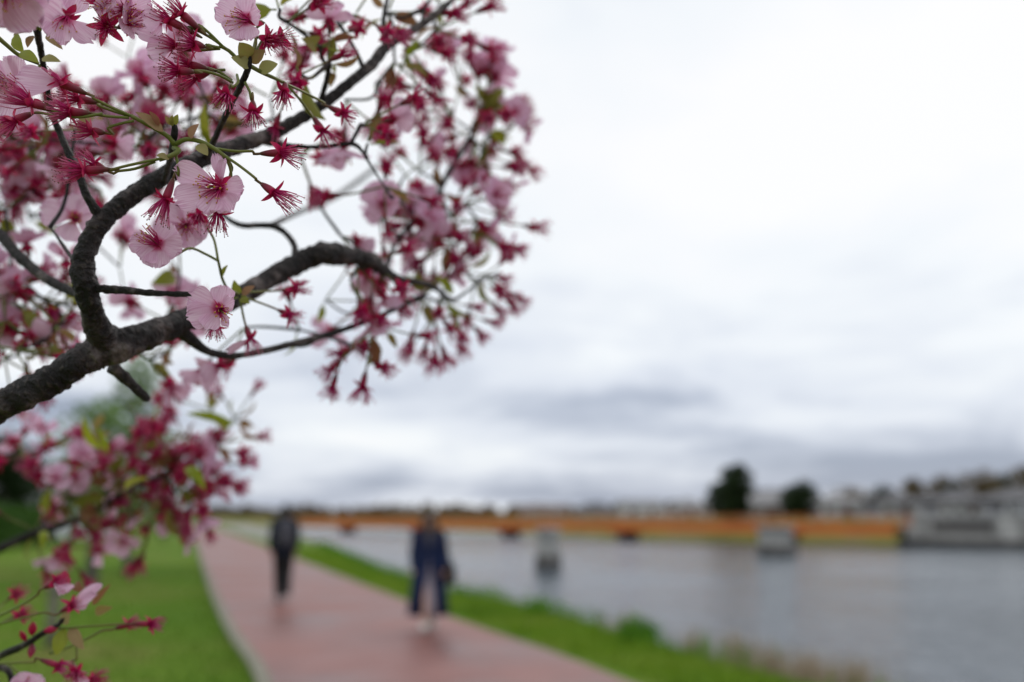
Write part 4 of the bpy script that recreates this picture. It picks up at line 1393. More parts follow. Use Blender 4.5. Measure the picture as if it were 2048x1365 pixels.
def add_petals(o, specs):
    """single petals given by base pixel, tip pixel, half width (mm), how much the tip comes towards the lens (mm)"""
    for k, sp_ in enumerate(specs):
        (bx, by, bd, tx, ty, tdm, wmm) = sp_[:7]
        cup, ruf, nrm = (list(sp_[7:]) + [.22, .06, (0, 0, 1)][len(sp_) - 7:])
        a, b = tat(bx, by, bd), tat(tx, ty, bd - tdm * MM / (1.0 if bd < .53 else 1.70))
        a = a + cdir(0, 0, 1) * .0012
        y = b - a
        L = y.length
        y.normalize()
        z = cdir(*nrm)
        z = (z - y * z.dot(y)).normalized()
        F = Matrix((y.cross(z), y, z)).transposed().to_4x4()
        mb = MB()
        petal_geo(mb, math.pi / 2, 0.0, L * 1.03, wmm * MM, cup, ruf, .08 + .05 * math.sin(k * 3 + bx), int(bx * 7 + by + k * 31), nu=10, nv=12)
        mb.build('petal', o, matrix=Matrix.Translation(a) @ F)

def five(seed, tilt=.25, L=.0185, W=.0085, cup=.2, ruf=.05, az0=0.0, skip=()):
    r = random.Random(seed)
    return [dict(az=az0 + k * 2 * math.pi / 5 + r.uniform(-.12, .12), tilt=tilt + r.uniform(-.2, .25), L=L * r.uniform(.9, 1.1), W=W * r.uniform(.9, 1.1), cup=cup * r.uniform(.5, 1.5), ruf=ruf * r.uniform(.6, 1.5), seed=seed * 10 + k)
            for k in range(5) if k not in skip]

def leaf(px, py, d, tip, wid, name='leaf', mat='leaf', fold=.35, normal=(0, .2, 1), curl=.15):
    """leaf blade from base pixel to tip (px, py, d)"""
    a, b = tat(px, py, d), tat(*tip)
    wid *= .78
    y = (b - a)
    L = y.length
    y.normalize()
    nz = cdir(*normal)
    nz = (nz - y * nz.dot(y)).normalized()
    x = y.cross(nz)
    mb = MB()
    vs, uvs, fs = [], [], []
    n = 9
    for j in range(n):
        v = j / (n - 1)
        hw = wid * (math.sin(math.pi * v ** .8) ** .8 if 0 < v < 1 else 0) + .00025 * (1 - v)
        for u in (-1, -.5, 0, .5, 1):
            vs.append(a + y * (L * v) + x * (u * hw) + nz * (abs(u) * hw * fold * .5 + curl * L * math.sin(v * math.pi) + .05 * hw * math.sin(v * 20) * abs(u)))
            uvs.append((.5 + u * .5, v))
    for j in range(n - 1):
        for i in range(4):
            fs.append((j * 5 + i, j * 5 + i + 1, (j + 1) * 5 + i + 1, (j + 1) * 5 + i))
    mb.add(vs, fs, mat, uvs)
    return mb.build(name, cherry)

def stem(pts, r0, r1, name='flower_stem'):
    sp = spline([tuple(tat(*p)) for p in pts], .002)
    n = len(sp)
    mb = MB()
    mb.tube(sp, [r0 + (r1 - r0) * i / (n - 1) for i in range(n)], 'stalk', 8, True, None, 0, .5)
    return mb.build(name, cherry)

# bunch on the first spur (round pixel 348, 270)
stem([(350, 292, .502), (338, 275, .500), (318, 262, .497), (296, 250, .495), (262, 232, .493)], .0013, .0010)
so = spent(122, 167, .487, (-.92, .36, .15), (262, 232, .493), [(225, 216, .491), (185, 196, .489)], seed=3, n=18, slen=.0135, spread=.30, gx=-.05, gy=.45, tube=.0125, tilts=(-.9, -.7, .6, -.8, -.4))
add_petals(so, [(120, 172, .486, 28, 158, 4, 8.2, .15, .02, (0, .2, 1))])
spent(158, 198, .497, (-.95, .18, .2), (258, 232, .494), [(225, 222, .495), (195, 210, .496)], seed=4, n=22, spread=.5)
spent(142, 224, .483, (-.93, .02, .32), (258, 236, .493), [(215, 233, .489), (185, 228, .486)], seed=5, n=30, spread=.66, slen=.0125, az0=1.4, tilts=(.25, -.2, -.35, -.1, .1), sep=.0095)
spent(186, 263, .492, (-.98, .10, .15), (268, 242, .493), [(240, 248, .493), (215, 257, .492)], seed=6, n=18, spread=.48, slen=.0105, sep=.0080, az0=1.3, tube=.0055, tilts=(.3, .1, -.4, -.5, .2))
spent(66, 208, .480, (-.85, .22, .35), (205, 228, .486), [(150, 235, .484), (105, 222, .482)], seed=7, n=30, spread=.45, slen=.0165, gx=0, gy=.18)
spent(32, 240, .50, (-.7, -.4, .3), (120, 235, .50), seed=8, n=26, spread=.6)
stem([(350, 290, .502), (372, 279, .499), (402, 284, .498), (432, 300, .498), (456, 318, .499)], .0013, .0010)
spent(546, 384, .497, (.80, -.55, .25), (452, 314, .498), [(480, 333, .498), (512, 358, .497)], seed=9, n=26, spread=.36, slen=.0150, az0=.55, tilts=(.35, .3, -.1, -.25, -.1), sep=.0088, tube=.0080)
spent(562, 306, .503, (.95, .0, .2), (428, 297, .499), [(470, 303, .50), (505, 303, .502)], seed=10, n=26, spread=.55, slen=.0125, az0=1.5, tilts=(.2, -.1, -.3, -.1, .2), sep=.009, tube=.011, gy=-.25)
stem([(348, 296, .502), (358, 302, .498), (342, 312, .496), (318, 320, .494)], .0014, .0011)
spent(172, 341, .489, (-.97, -.08, .22), (326, 317, .495), [(290, 324, .493), (245, 334, .491), (222, 341, .49)], seed=11, n=30, spread=.50, slen=.0145, az0=1.2, tilts=(.2, .0, -.5, -.4, .1), sep=.0085, tube=.011)
spent(190, 330, .496, (-.85, .40, .1), (310, 324, .495), [(270, 338, .496), (235, 343, .497)], seed=12, n=20, spread=.6, slen=.0095, tube=.006, az0=1.0)
spent(332, 398, .497, (-.28, -.92, .15), (350, 305, .498), [(356, 330, .498), (357, 352, .498)], seed=13, n=28, spread=.46, slen=.0135, az0=.9, tube=.011, gx=-.1, sep=.0085, tilts=(.2, -.3, -.2, .1, -.1), inner=.1)
spent(436, 426, .508, (.0, -.95, .10), (452, 316, .50), [(462, 345, .503), (458, 385, .506)], seed=14, n=24, spread=.52, slen=.0115, az0=.3, sep=.009, tilts=(.1, -.3, -.2, -.1, -.2), inner=.15)
# the open flower in focus
fo = bloom(437, 375, .498, (-.30, -.16, .94), [], (453, 316, .499), [(464, 335, .505), (460, 352, .51)], seed=15, n=36, spread=1.0, slen=.0112, gx=-.22, gy=-.18, az0=.55, tilts=(-.25, -.25, -.8, -.8, -.8), sep=.0088, thick=1.5)
add_petals(fo, [(433, 366, .5000, 346, 336, 2.0, 6.4, .16, .035, (.10, -.35, 1)), (431, 383, .4985, 345, 404, 3.5, 7.6, .20, .04, (.25, .30, 1)), (437, 390, .4970, 412, 432, 8, 6.8, .45, .12, (.1, .85, 1)),
                (447, 379, .4985, 491, 378, 4, 6.6, .35, .08, (-.55, -.1, 1)), (444, 388, .4975, 468, 424, 6, 6.6, .40, .10, (-.35, .6, 1)), (444, 366, .4995, 426, 306, 1, 3.2, .9, .06, (.5, .1, .8)), (447, 366, .4990, 452, 316, 4, 4.0, .8, .08, (-.6, .2, .7))])
# bracts and bud on the spur
leaf(326, 264, .495, (270, 224, .488), .0036, 'bract', 'bract', .5, (.3, .6, 1), .06)
leaf(318, 252, .493, (298, 222, .490), .0020, 'bract', 'leaf', .4, (.8, .2, 1), .1)
leaf(380, 278, .498, (398, 248, .495), .0032, 'bract', 'bract', .5, (-.4, .1, 1), .12)
leaf(395, 290, .497, (416, 312, .494), .0034, 'bract', 'bract', .4, (.3, .3, 1), .1)
leaf(338, 318, .495, (312, 312, .490), .0026, 'bract', 'bract', .4, (0, .5, 1), .1)
leaf(346, 250, .50, (330, 232, .498), .0018, 'bud_scale', 'leaf', .6, (-.3, .2, 1), .1)
leaf(348, 250, .499, (356, 229, .497), .0020, 'bud_scale', 'leaf', .6, (.3, .2, 1), .1)
leaf(344, 252, .498, (345, 230, .495), .0018, 'bud_scale', 'leaf', .6, (0, .2, 1), .1)

# bunch on the second spur (round pixel 497, 135)
stem([(495, 140, .513), (480, 125, .511), (458, 102, .508), (438, 92, .506)], .0012, .0009)
so = spent(340, 42, .497, (-.85, .42, .25), (452, 98, .507), [(425, 78, .504), (392, 60, .501), (372, 54, .50)], seed=21, n=22, spread=.42, slen=.0125, tube=.0125, gy=.2, gx=-.1, az0=1.2)
add_petals(so, [(328, 40, .496, 284, 42, 3, 6.6, .2, .04, (.2, .1, 1)), (326, 50, .496, 306, 72, 2, 4.0, .3, .05, (0, .4, 1))])
spent(366, 30, .497, (-.72, .62, .25), (444, 92, .506), [(420, 68, .503), (398, 50, .50)], seed=22, n=20, spread=.40, slen=.0105, tube=.0105, az0=1.0)
spent(388, 88, .498, (-.80, .12, .55), (440, 96, .506), [(425, 93, .504), (412, 89, .501)], seed=23, n=28, spread=.72, slen=.0090, tube=.0055, az0=.5, tilts=(.1, .3, .1, -.1, -.1), sep=.0085)
so = spent(352, 92, .503, (-.8, .1, .4), (440, 98, .506), seed=24, n=16, spread=.6, slen=.010)
add_petals(so, [(346, 88, .502, 270, 64, 3, 4.6, .25, .03, (0, .5, 1)), (346, 98, .502, 292, 104, 3, 6.8, .2, .04, (0, .1, 1))])
spent(357, 142, .496, (-.92, -.02, .40), (466, 166, .514), [(440, 152, .508), (410, 143, .503), (388, 142, .499)], seed=25, n=32, spread=.70, slen=.0105, az0=1.6, tilts=(.0, .2, -.2, -.35, -.1), sep=.0085, tube=.0075)
spent(382, 130, .507, (-.93, .2, .2), (464, 162, .514), [(440, 145, .512), (415, 136, .51)], seed=26, n=24, spread=.6, slen=.010)
spent(392, 155, .515, (-.8, -.4, .2), (450, 140, .515), seed=27, n=20, spread=.5)
spent(452, 190, .502, (-.18, -.80, .55), (474, 150, .512), [(476, 165, .506), (466, 175, .502)], seed=28, n=26, spread=.75, slen=.0092, az0=.2, tilts=(.2, -.1, -.2, .1, -.1), tube=.004)
spent(506, 224, .509, (.06, -.97, .15), (490, 165, .514), [(500, 185, .512), (502, 200, .511)], seed=29, n=26, spread=.85, slen=.0085, az0=.3, tilts=(-.3, -.3, -.4, -.3, -.2), tube=.006)
fo = bloom(494, 40, .512, (-.45, -.15, .8), [], (500, 115, .513), [(512, 90, .518), (510, 60, .52)], seed=30, n=22, spread=.6, slen=.0105, gx=-.2)
add_petals(fo, [(490, 42, .512, 430, 10, 3, 7.6, .15, .03, (.1, 0, 1)), (490, 46, .511, 455, 74, 4, 7.4, .2, .04, (.1, .2, 1)), (494, 48, .510, 498, 84, 5, 6.2, .25, .05, (0, .4, 1)), (500, 38, .512, 522, 28, 3, 6.2, .3, .05, (-.5, 0, 1)), (494, 34, .513, 494, -10, 1, 5.0, .4, .04, (0, 0, 1))])
spent(535, 80, .520, (.55, -.3, .5), (503, 118, .514), seed=31, n=26, spread=.8, slen=.010, sep=.0085)
spent(558, 78, .524, (.6, -.2, .4), (505, 115, .515), seed=32, n=22, spread=.7, slen=.010)
stem([(500, 132, .513), (525, 146, .519), (552, 158, .526), (572, 168, .533)], .0012, .0009)
spent(684, 226, .558, (.86, -.40, .1), (572, 168, .533), [(610, 186, .543), (648, 206, .551)], seed=33, n=18, spread=.5, slen=.0100, sep=.0085, tube=.009)
spent(645, 262, .553, (.55, -.80, .1), (570, 166, .533), [(600, 200, .541), (625, 235, .548)], seed=34, n=24, spread=.55, slen=.0115, sep=.0080, tube=.010)
spent(568, 182, .530, (-.1, -.85, .3), (566, 164, .531), seed=35, n=22, spread=.6, slen=.010, tube=.005)
leaf(500, 118, .512, (478, 85, .506), .0055, 'bract', 'leaf', .4, (0, .3, 1), .1)
leaf(505, 128, .513, (530, 100, .512), .0045, 'bract', 'leaf', .4, (0, .3, 1), .1)
leaf(518, 145, .518, (556, 128, .518), .0050, 'bract', 'bract', .4, (0, .3, 1), .1)
leaf(500, 135, .512, (462, 115, .506), .0042, 'bract', 'bract', .4, (.3, .3, 1), .12)

# top-left bunch on the spur at (76, 60)
fo = bloom(134, 36, .512, (-.1, -.72, .62), [], (80, 62, .528), [(95, 20, .53), (125, 0, .525)], seed=36, n=22, spread=.6, slen=.0115, gy=-.25)
add_petals(fo, [(130, 40, .511, 78, 44, 2, 7.6, .2, .05), (130, 42, .510, 96, 76, 3, 7.0, .2, .05), (134, 44, .508, 127, 94, 3, 4.6, .3, .05), (138, 42, .510, 190, 88, 2, 6.0, .25, .05, (.2, .2, 1)), (134, 34, .513, 112, -18, -2, 9.5, .2, .05), (138, 34, .513, 158, -8, -1, 8.0, .2, .05)])
leaf(72, 56, .528, (28, 24, .52), .0034, 'bract', 'bract', .4, (.2, .4, 1), .1)
stem([(76, 60, .529), (66, 40, .527), (55, 16, .522), (48, -8, .52)], .0013, .001)
leaf(64, 64, .527, (26, 72, .52), .0028, 'bract', 'leaf', .4, (0, .6, 1), .15)
leaf(30, 70, .521, (48, 106, .519), .0045, 'bract', 'leaf', .4, (-.4, 0, 1), .1)
leaf(66, 72, .527, (55, 96, .522), .0026, 'bract', 'leaf', .4, (0, .2, 1), .1)
leaf(92, 72, .528, (126, 100, .524), .0026, 'bract', 'bract', .4, (.2, .3, 1), .1)
leaf(40, 106, .505, (78, 126, .50), .0038, 'bract', 'leaf', .3, (.1, .4, 1), .1)
leaf(84, 118, .53, (122, 124, .525), .0030, 'bract', 'bract', .3, (.1, .3, 1), .1)
stem([(78, 128, .51), (40, 112, .505), (15, 92, .50), (-10, 70, .495)], .0009, .0012)
spent(205, 8, .505, (-.15, .15, .95), (262, 20, .53), seed=37, n=30, spread=.85, slen=.0115, gx=.25, gy=-.1, sep=.0095, anther='anther', petals=[dict(az=5.9, tilt=.55, L=.016, W=.0075, cup=.2, ruf=.05, seed=86)])
spent(214, 54, .503, (.05, -.15, .95), (160, 48, .52), [(185, 52, .52)], seed=38, n=30, spread=.8, slen=.0085, az0=.55, tilts=(.0, .1, .05, .0, .1), sep=.0118, gx=.1, gy=-.05)
spent(258, 46, .508, (.75, .12, .45), (220, 50, .515), seed=39, n=26, spread=.6, slen=.0105, anther='anther', petals=[dict(az=2.9, tilt=.7, L=.014, W=.0075, cup=.2, ruf=.05, seed=87), dict(az=4.2, tilt=.4, L=.014, W=.006, cup=.2, ruf=.05, seed=88)])
bloom(250, 18, .506, (.2, -.3, .8), five(90, .4, .0150, .0072, az0=.4, skip=(3,)), (200, -40, .53), seed=40, n=14)
# petals close to the lens, out of focus
bloom(10, -24, .425, (.1, -.75, .5), five(91, .3, .0200, .0100, az0=.2), (-60, -60, .45), seed=42, n=20)
bloom(52, -34, .440, (.1, -.8, .5), five(92, .3, .0195, .0095, az0=.6), (-10, -80, .46), seed=43, n=16)
# petal mass at the left edge behind
bloom(40, 175, .525, (-.3, -.2, .9), five(93, .3, .0190, .0095, az0=.9), (110, 150, .54), seed=44, n=18)
spent(18, 170, .53, (-.5, .1, .7), (80, 130, .54), seed=45, n=26)

# flowers lower down: on the rising limb's twigs
fo = bloom(315, 488, .525, (-.30, .34, .60), [], (436, 522, .553), [(410, 508, .55), (380, 497, .54)], seed=46, n=24, spread=.5, slen=.0115, gx=-.2, gy=.15)
add_petals(fo, [(312, 490, .525, 256, 487, 2, 6.2, .25, .05, (0, .3, 1)), (314, 494, .524, 284, 524, 5, 7.0, .2, .06, (0, .3, 1)), (318, 496, .523, 312, 538, 5, 7.4, .25, .07, (0, .3, 1)), (322, 490, .525, 366, 500, 3, 7.0, .35, .09, (-.2, .2, 1)), (320, 484, .528, 346, 448, 0, 7.4, .3, .05, (-.1, -.2, 1))])
fo = bloom(440, 620, .524, (.42, -.25, .80), [], (478, 588, .572), [(462, 584, .552), (440, 596, .54)], seed=47, n=20, spread=.45, slen=.0090)
add_petals(fo, [(436, 616, .525, 376, 590, 5, 7.6, .2, .03, (.2, -.1, 1)), (436, 622, .524, 372, 636, 6, 7.6, .2, .03, (.2, .2, 1)), (438, 624, .523, 410, 660, 6, 6.0, .25, .04, (.1, .4, 1)), (442, 614, .526, 448, 570, 1, 6.4, .3, .04, (.2, -.3, 1)), (446, 618, .525, 470, 600, 5, 5.0, .4, .04, (-.6, 0, 1)), (446, 624, .524, 458, 654, 7, 3.0, .5, .05, (-.7, .2, 1))])
spent(430, 650, .54, (.1, -.8, .3), (475, 595, .572), seed=48, n=22, spread=.6, slen=.009)
fo = bloom(152, 436, .600, (.30, -.10, .85), [], (172, 392, .60), seed=49, n=22, spread=.5, slen=.008)
add_petals(fo, [(148, 434, .60, 78, 420, 2, 9.5, .15, .03), (150, 430, .60, 136, 388, 1, 8.6, .2, .04), (150, 442, .60, 132, 484, 3, 9.0, .2, .05), (156, 438, .60, 192, 452, 3, 7.0, .3, .05), (156, 432, .60, 182, 404, 2, 6.5, .3, .05)])
stem([(452, 575, .572), (444, 556, .562), (440, 538, .556), (436, 520, .553), (428, 480, .556), (412, 452, .56)], .0009, .0007)
leaf(444, 552, .560, (456, 530, .556), .0018, 'bract', 'leaf', .4, (0, .2, 1), .1)
bloom(372, 452, .565, (.2, -.2, .8), five(94, .35, .0170, .0085, az0=1.2), (430, 430, .575), seed=50, n=18)
spent(398, 432, .556, (.1, -.5, .7), (430, 425, .57), seed=51, n=24)
spent(590, 577, .600, (.85, .1, .3), (482, 585, .585), seed=52, n=20, spread=.7, slen=.0110, sep=.0085)
spent(577, 630, .596, (.80, -.35, .3), (482, 592, .582), seed=53, n=20, spread=.7, slen=.0100, sep=.0090)
spent(500, 676, .584, (.35, -.85, .2), (480, 598, .58), seed=54, n=24, spread=.55, slen=.0120, petals=[dict(az=2.9, tilt=.2, L=.018, W=.0085, cup=.2, ruf=.05, seed=131)])
leaf(478, 588, .575, (468, 560, .57), .0035, 'bract', 'leaf', .4, (0, .2, 1), .1)
leaf(484, 590, .577, (510, 572, .575), .0030, 'bract', 'bract', .4, (0, .2, 1), .1)
leaf(482, 596, .577, (500, 608, .572), .0030, 'bract', 'leaf', .4, (0, .2, 1), .1)

# lowest bunch in the left corner
spent(110, 1166, .592, (.86, .42, .2), (-8, 1236, .60), [(40, 1212, .597), (75, 1190, .594)], seed=55, n=14, spread=.5, slen=.0090, tube=.009, gy=.1,
      petals=[dict(az=5.6, tilt=.75, L=.0135, W=.0060, cup=.5, ruf=.10, seed=141), dict(az=5.2, tilt=.45, L=.0130, W=.0055, cup=.5, ruf=.10, seed=142), dict(az=1.0, tilt=.7, L=.010, W=.005, cup=.4, ruf=.05, mat='sepal', seed=143)])
fo = bloom(142, 1212, .598, (.75, .45, .1), [], (-8, 1250, .60), [(40, 1238, .60), (85, 1226, .599)], seed=56, n=14, spread=.35, slen=.0115, tilts=(.3, .1, .2, .0, .2))
add_petals(fo, [(144, 1206, .598, 206, 1170, 2, 3.9, .5, .05, (-.3, .3, 1)), (148, 1212, .597, 196, 1188, 3, 3.6, .5, .06, (-.2, .5, 1)), (144, 1214, .599, 178, 1206, 1, 3.4, .4, .06, (0, .2, 1))])
spent(298, 1248, .602, (.97, .05, .15), (118, 1258, .602), [(165, 1254, .602), (225, 1250, .602)], seed=57, n=28, spread=.42, slen=.0110, tube=.012, sep=.0080, az0=1.5)
spent(255, 1250, .612, (.9, .3, .1), (100, 1308, .615), [(150, 1290, .614), (205, 1262, .613)], seed=58, n=22, spread=.6, slen=.0095, tube=.009, az0=1.4)
spent(112, 1330, .598, (.9, -.25, .1), (-6, 1328, .60), [(40, 1326, .60), (70, 1324, .60)], seed=59, n=28, spread=.5, slen=.012, tube=.011)
spent(150, 1345, .60, (.45, -.35, .7), (152, 1262, .604), [(153, 1295, .603), (153, 1318, .602)], seed=60, n=28, spread=.8, slen=.011, tube=.008, petals=[dict(az=5.0, tilt=.5, L=.013, W=.005, cup=.3, ruf=.06, seed=151)])
spent(185, 1362, .61, (.8, .3, .3), (150, 1330, .605), seed=61, n=28, spread=.6, slen=.013)
bloom(50, 1372, .60, (.4, -.1, .8), five(95, .5, .0150, .007, az0=.5), (20, 1330, .61), seed=62, n=14)
spent(40, 1232, .64, (.6, .2, .3), (-20, 1260, .64), seed=63, n=24)
spent(30, 1190, .66, (.6, .4, .3), (-20, 1230, .65), seed=64, n=24)
for (a, b, w, nm, mt) in [((150, 1168, .606), (165, 1185, .60), .004, 'leaf', 'leaf'), ((185, 1210, .615), (222, 1168, .612), .0028, 'leaf', 'leaf'), ((190, 1225, .612), (226, 1215, .608), .004, 'leaf', 'leaf'),
                          ((130, 1258, .603), (112, 1312, .60), .006, 'leaf', 'leaf'), ((140, 1255, .603), (168, 1300, .60), .005, 'leaf', 'bract'), ((128, 1250, .603), (140, 1215, .60), .004, 'leaf', 'bract')]:
    leaf(*a, b, w, nm, mt, .4, (.2, .3, 1), .12)

def bud(px, py, d, tip, r, mat='sepal'):
    """plump closed bud"""
    a, e = tat(px, py, d), tat(*tip)
    mb = MB()
    prof = (.25, .7, .95, 1.0, .85, .5, .12)
    mb.tube([a.lerp(e, k / 6) for k in range(7)], [r * q for q in prof], mat, 9, True, None, 0, 1)
    return mb.build('bud', cherry)
bud(88, 1262, .602, (116, 1258, .600), .0024)
bud(64, 1270, .606, (66, 1244, .602), .0028)
bud(52, 1282, .606, (40, 1262, .602), .0020)
bud(66, 1288, .606, (60, 1316, .602), .0026, 'calyx')
bud(118, 1250, .600, (128, 1236, .598), .0016, 'bark')
# larger fresh leaves
for (a, e, w) in [((205, 898, .80), (166, 832, .79), .0075), ((215, 905, .80), (192, 852, .80), .005), ((470, 850, .80), (372, 828, .80), .0065), ((455, 862, .80), (425, 842, .79), .005), ((372, 935, .79), (412, 982, .78), .0085),
                  ((250, 985, .78), (300, 955, .77), .006), ((90, 1062, .78), (84, 1100, .77), .006), ((418, 292, .66), (410, 205, .66), .0052), ((425, 290, .66), (400, 248, .66), .004), ((120, 640, .72), (92, 600, .72), .006),
                  ((560, 12, .60), (602, -6, .60), .004), ((812, 112, .66), (842, 82, .66), .003), ((815, 115, .66), (848, 98, .66), .003), ((905, 590, .75), (872, 552, .75), .006), ((745, 690, .72), (752, 720, .72), .0045), ((985, 262, .80), (1012, 290, .80), .009)]:
    leaf(*a, e, w * .85, 'leaf', 'leaf_green', .7, (.4 * math.sin(a[0]), .5, 1), .2)

# --- the rest of the crown: bunches of shared flower meshes, each flower its own part
def spent_mesh(seed):
    r = random.Random(seed)
    mb = MB()
    L = r.uniform(.018, .030)
    side = Vector((r.uniform(-1, 1), r.uniform(-1, 1), 0)) * L * .25
    tip = Vector((side.x, side.y, L))
    zdir = (Vector((0, 0, 1)) + side * (1.6 / L)).normalized()
    hermite_stalk(mb, (0, 0, 0), tip, zdir, .0007, .0006, 0, 8)
    sub = MB()
    calyx_geo(sub, .0085, seed=seed, sep=.0062)
    stamen_geo(sub, 26, .0115, r.uniform(.45, .75), seed + 1, 'anther_old', rad=.00028)
    F = Matrix.Translation(tip + zdir * .0083) @ frame(zdir, Vector((1, 0, 0))).to_4x4()
    sub.v = [tuple(F @ Vector(v)) for v in sub.v]
    o = len(mb.v)
    mats = [mb.mi(m) for m in sub.mats]
    mb.v += sub.v; mb.uv += sub.uv
    mb.f += [tuple(i + o for i in f) for f in sub.f]
    mb.m += [mats[k] for k in sub.m]
    return mb.mesh('spent_blossom')

def bloom_mesh(seed):
    """(whole flower, flower without petals, its petals), all in one local frame"""
    r = random.Random(seed)
    L = r.uniform(.016, .028)
    side = Vector((r.uniform(-1, 1), r.uniform(-1, 1), 0)) * L * .25
    tip = Vector((side.x, side.y, L))
    zdir = (Vector((0, 0, 1)) + side * (1.6 / L)).normalized()
    F = Matrix.Translation(tip + zdir * .0083) @ frame(zdir, Vector((1, 0, 0))).to_4x4()
    def core(mb):
        hermite_stalk(mb, (0, 0, 0), tip, zdir, .0007, .0006, 0, 8)
        sub = MB()
        calyx_geo(sub, .0085, seed=seed, tilts=(-.7, -.5, -.8, -.6, -.7))
        stamen_geo(sub, 14, .010, .6, seed + 1, 'anther', rad=.00028)
        merge(mb, sub)
    def merge(mb, sub):
        o = len(mb.v)
        mats = [mb.mi(m) for m in sub.mats]
        mb.v += [tuple(F @ Vector(v)) for v in sub.v]
        mb.uv += sub.uv
        mb.f += [tuple(i + o for i in f) for f in sub.f]
        mb.m += [mats[k] for k in sub.m]
    n = (5, 4, 3, 2, 3, 1, 4, 2, 2)[seed % 9]
    pets = []
    for k in r.sample(range(5), n):
        sub = MB()
        petal_geo(sub, k * 1.2566 + r.uniform(-.2, .2), r.uniform(.05, .9), .017 * r.uniform(.85, 1.1), .0076 * r.uniform(.8, 1.1), r.uniform(.1, .5), r.uniform(.04, .12), seed=seed * 9 + k, nu=6, nv=7)
        pets.append(sub)
    whole, bare = MB(), MB()
    core(whole); core(bare)
    single = []
    for p_ in pets:
        merge(whole, p_)
        m_ = MB(); merge(m_, p_); single.append(m_.mesh('petal'))
    return whole.mesh('blossom'), bare.mesh('blossom'), single

def leaf_mesh(seed):
    r = random.Random(seed)
    mb = MB()
    L = r.uniform(.012, .022)
    wid = L * r.uniform(.14, .24)
    vs, uvs, fs = [], [], []
    n = 8
    for j in range(n):
        v = j / (n - 1)
        hw = wid * (math.sin(math.pi * v ** .8) ** .8 if 0 < v < 1 else 0) + .0003 * (1 - v)
        for u in (-1, -.5, 0, .5, 1):
            vs.append((u * hw, abs(u) * hw * .5 + .18 * L * math.sin(v * 2.6), .003 + L * v))
            uvs.append((.5 + u * .5, v))
    for j in range(n - 1):
        for i in range(4):
            fs.append((j * 5 + i, j * 5 + i + 1, (j + 1) * 5 + i + 1, (j + 1) * 5 + i))
    mb.add(vs, fs, 'leaf', uvs)
    mb.tube([(0, 0, 0), (0, 0, .0035)], [.0006, .0005], 'stalk', 5, True, None, 0, .3)
    return mb.mesh('leaf')

SP = [spent_mesh(300 + k) for k in range(9)]
BL = [bloom_mesh(400 + k) for k in range(9)]
LF = [leaf_mesh(500 + k) for k in range(7)]
C = random.Random(77)

def place(name, me, p, d, s):
    W = Matrix.Translation(p) @ frame(d, Vector((C.uniform(-1, 1), C.uniform(-1, 1), C.uniform(-1, 1)))).to_4x4() @ Matrix.Scale(s, 4)
    return link(name, me, cherry, W)

SPENT = []
def bunch(px, py, d, ns, no, nl, dx=0.0, dy=0.0, k=0.9, s=1.0):
    """node on a twig: ns spent flowers, no open ones, nl young leaves, fanning towards (dx, dy) in the picture"""
    p = tat(px, py, d)
    for kind, n in (('s', ns), ('o', no), ('l', nl)):
        for _ in range(n):
            v = Vector((C.gauss(0, 1), C.gauss(0, 1), C.gauss(0, .75))).normalized() * k + Vector((dx, dy, 0))
            if v.length < .15:
                v = Vector((dx, dy, .3))
            w = cdir(*v).normalized()
            q = p + w * .002
            sc = s * C.uniform(.85, 1.12)
            if kind == 's':
                F = frame(w, Vector((C.uniform(-1, 1), C.uniform(-1, 1), C.uniform(-1, 1)))).to_4x4()
                SPENT.append((sc / (q - CAMP).length, Matrix.Translation(q) @ F @ Matrix.Scale(sc, 4), C.choice(SP)))
            elif kind == 'o':
                whole, bare, single = C.choice(BL)
                if d < .71:
                    o = place('blossom', bare, q, w, sc)
                    for m_ in single:
                        link('petal', m_, o, world_of(o))
                else:
                    place('blossom', whole, q, w, sc)
            else:
                place('leaf', C.choice(LF), q, w, sc * C.uniform(.8, 1.2))

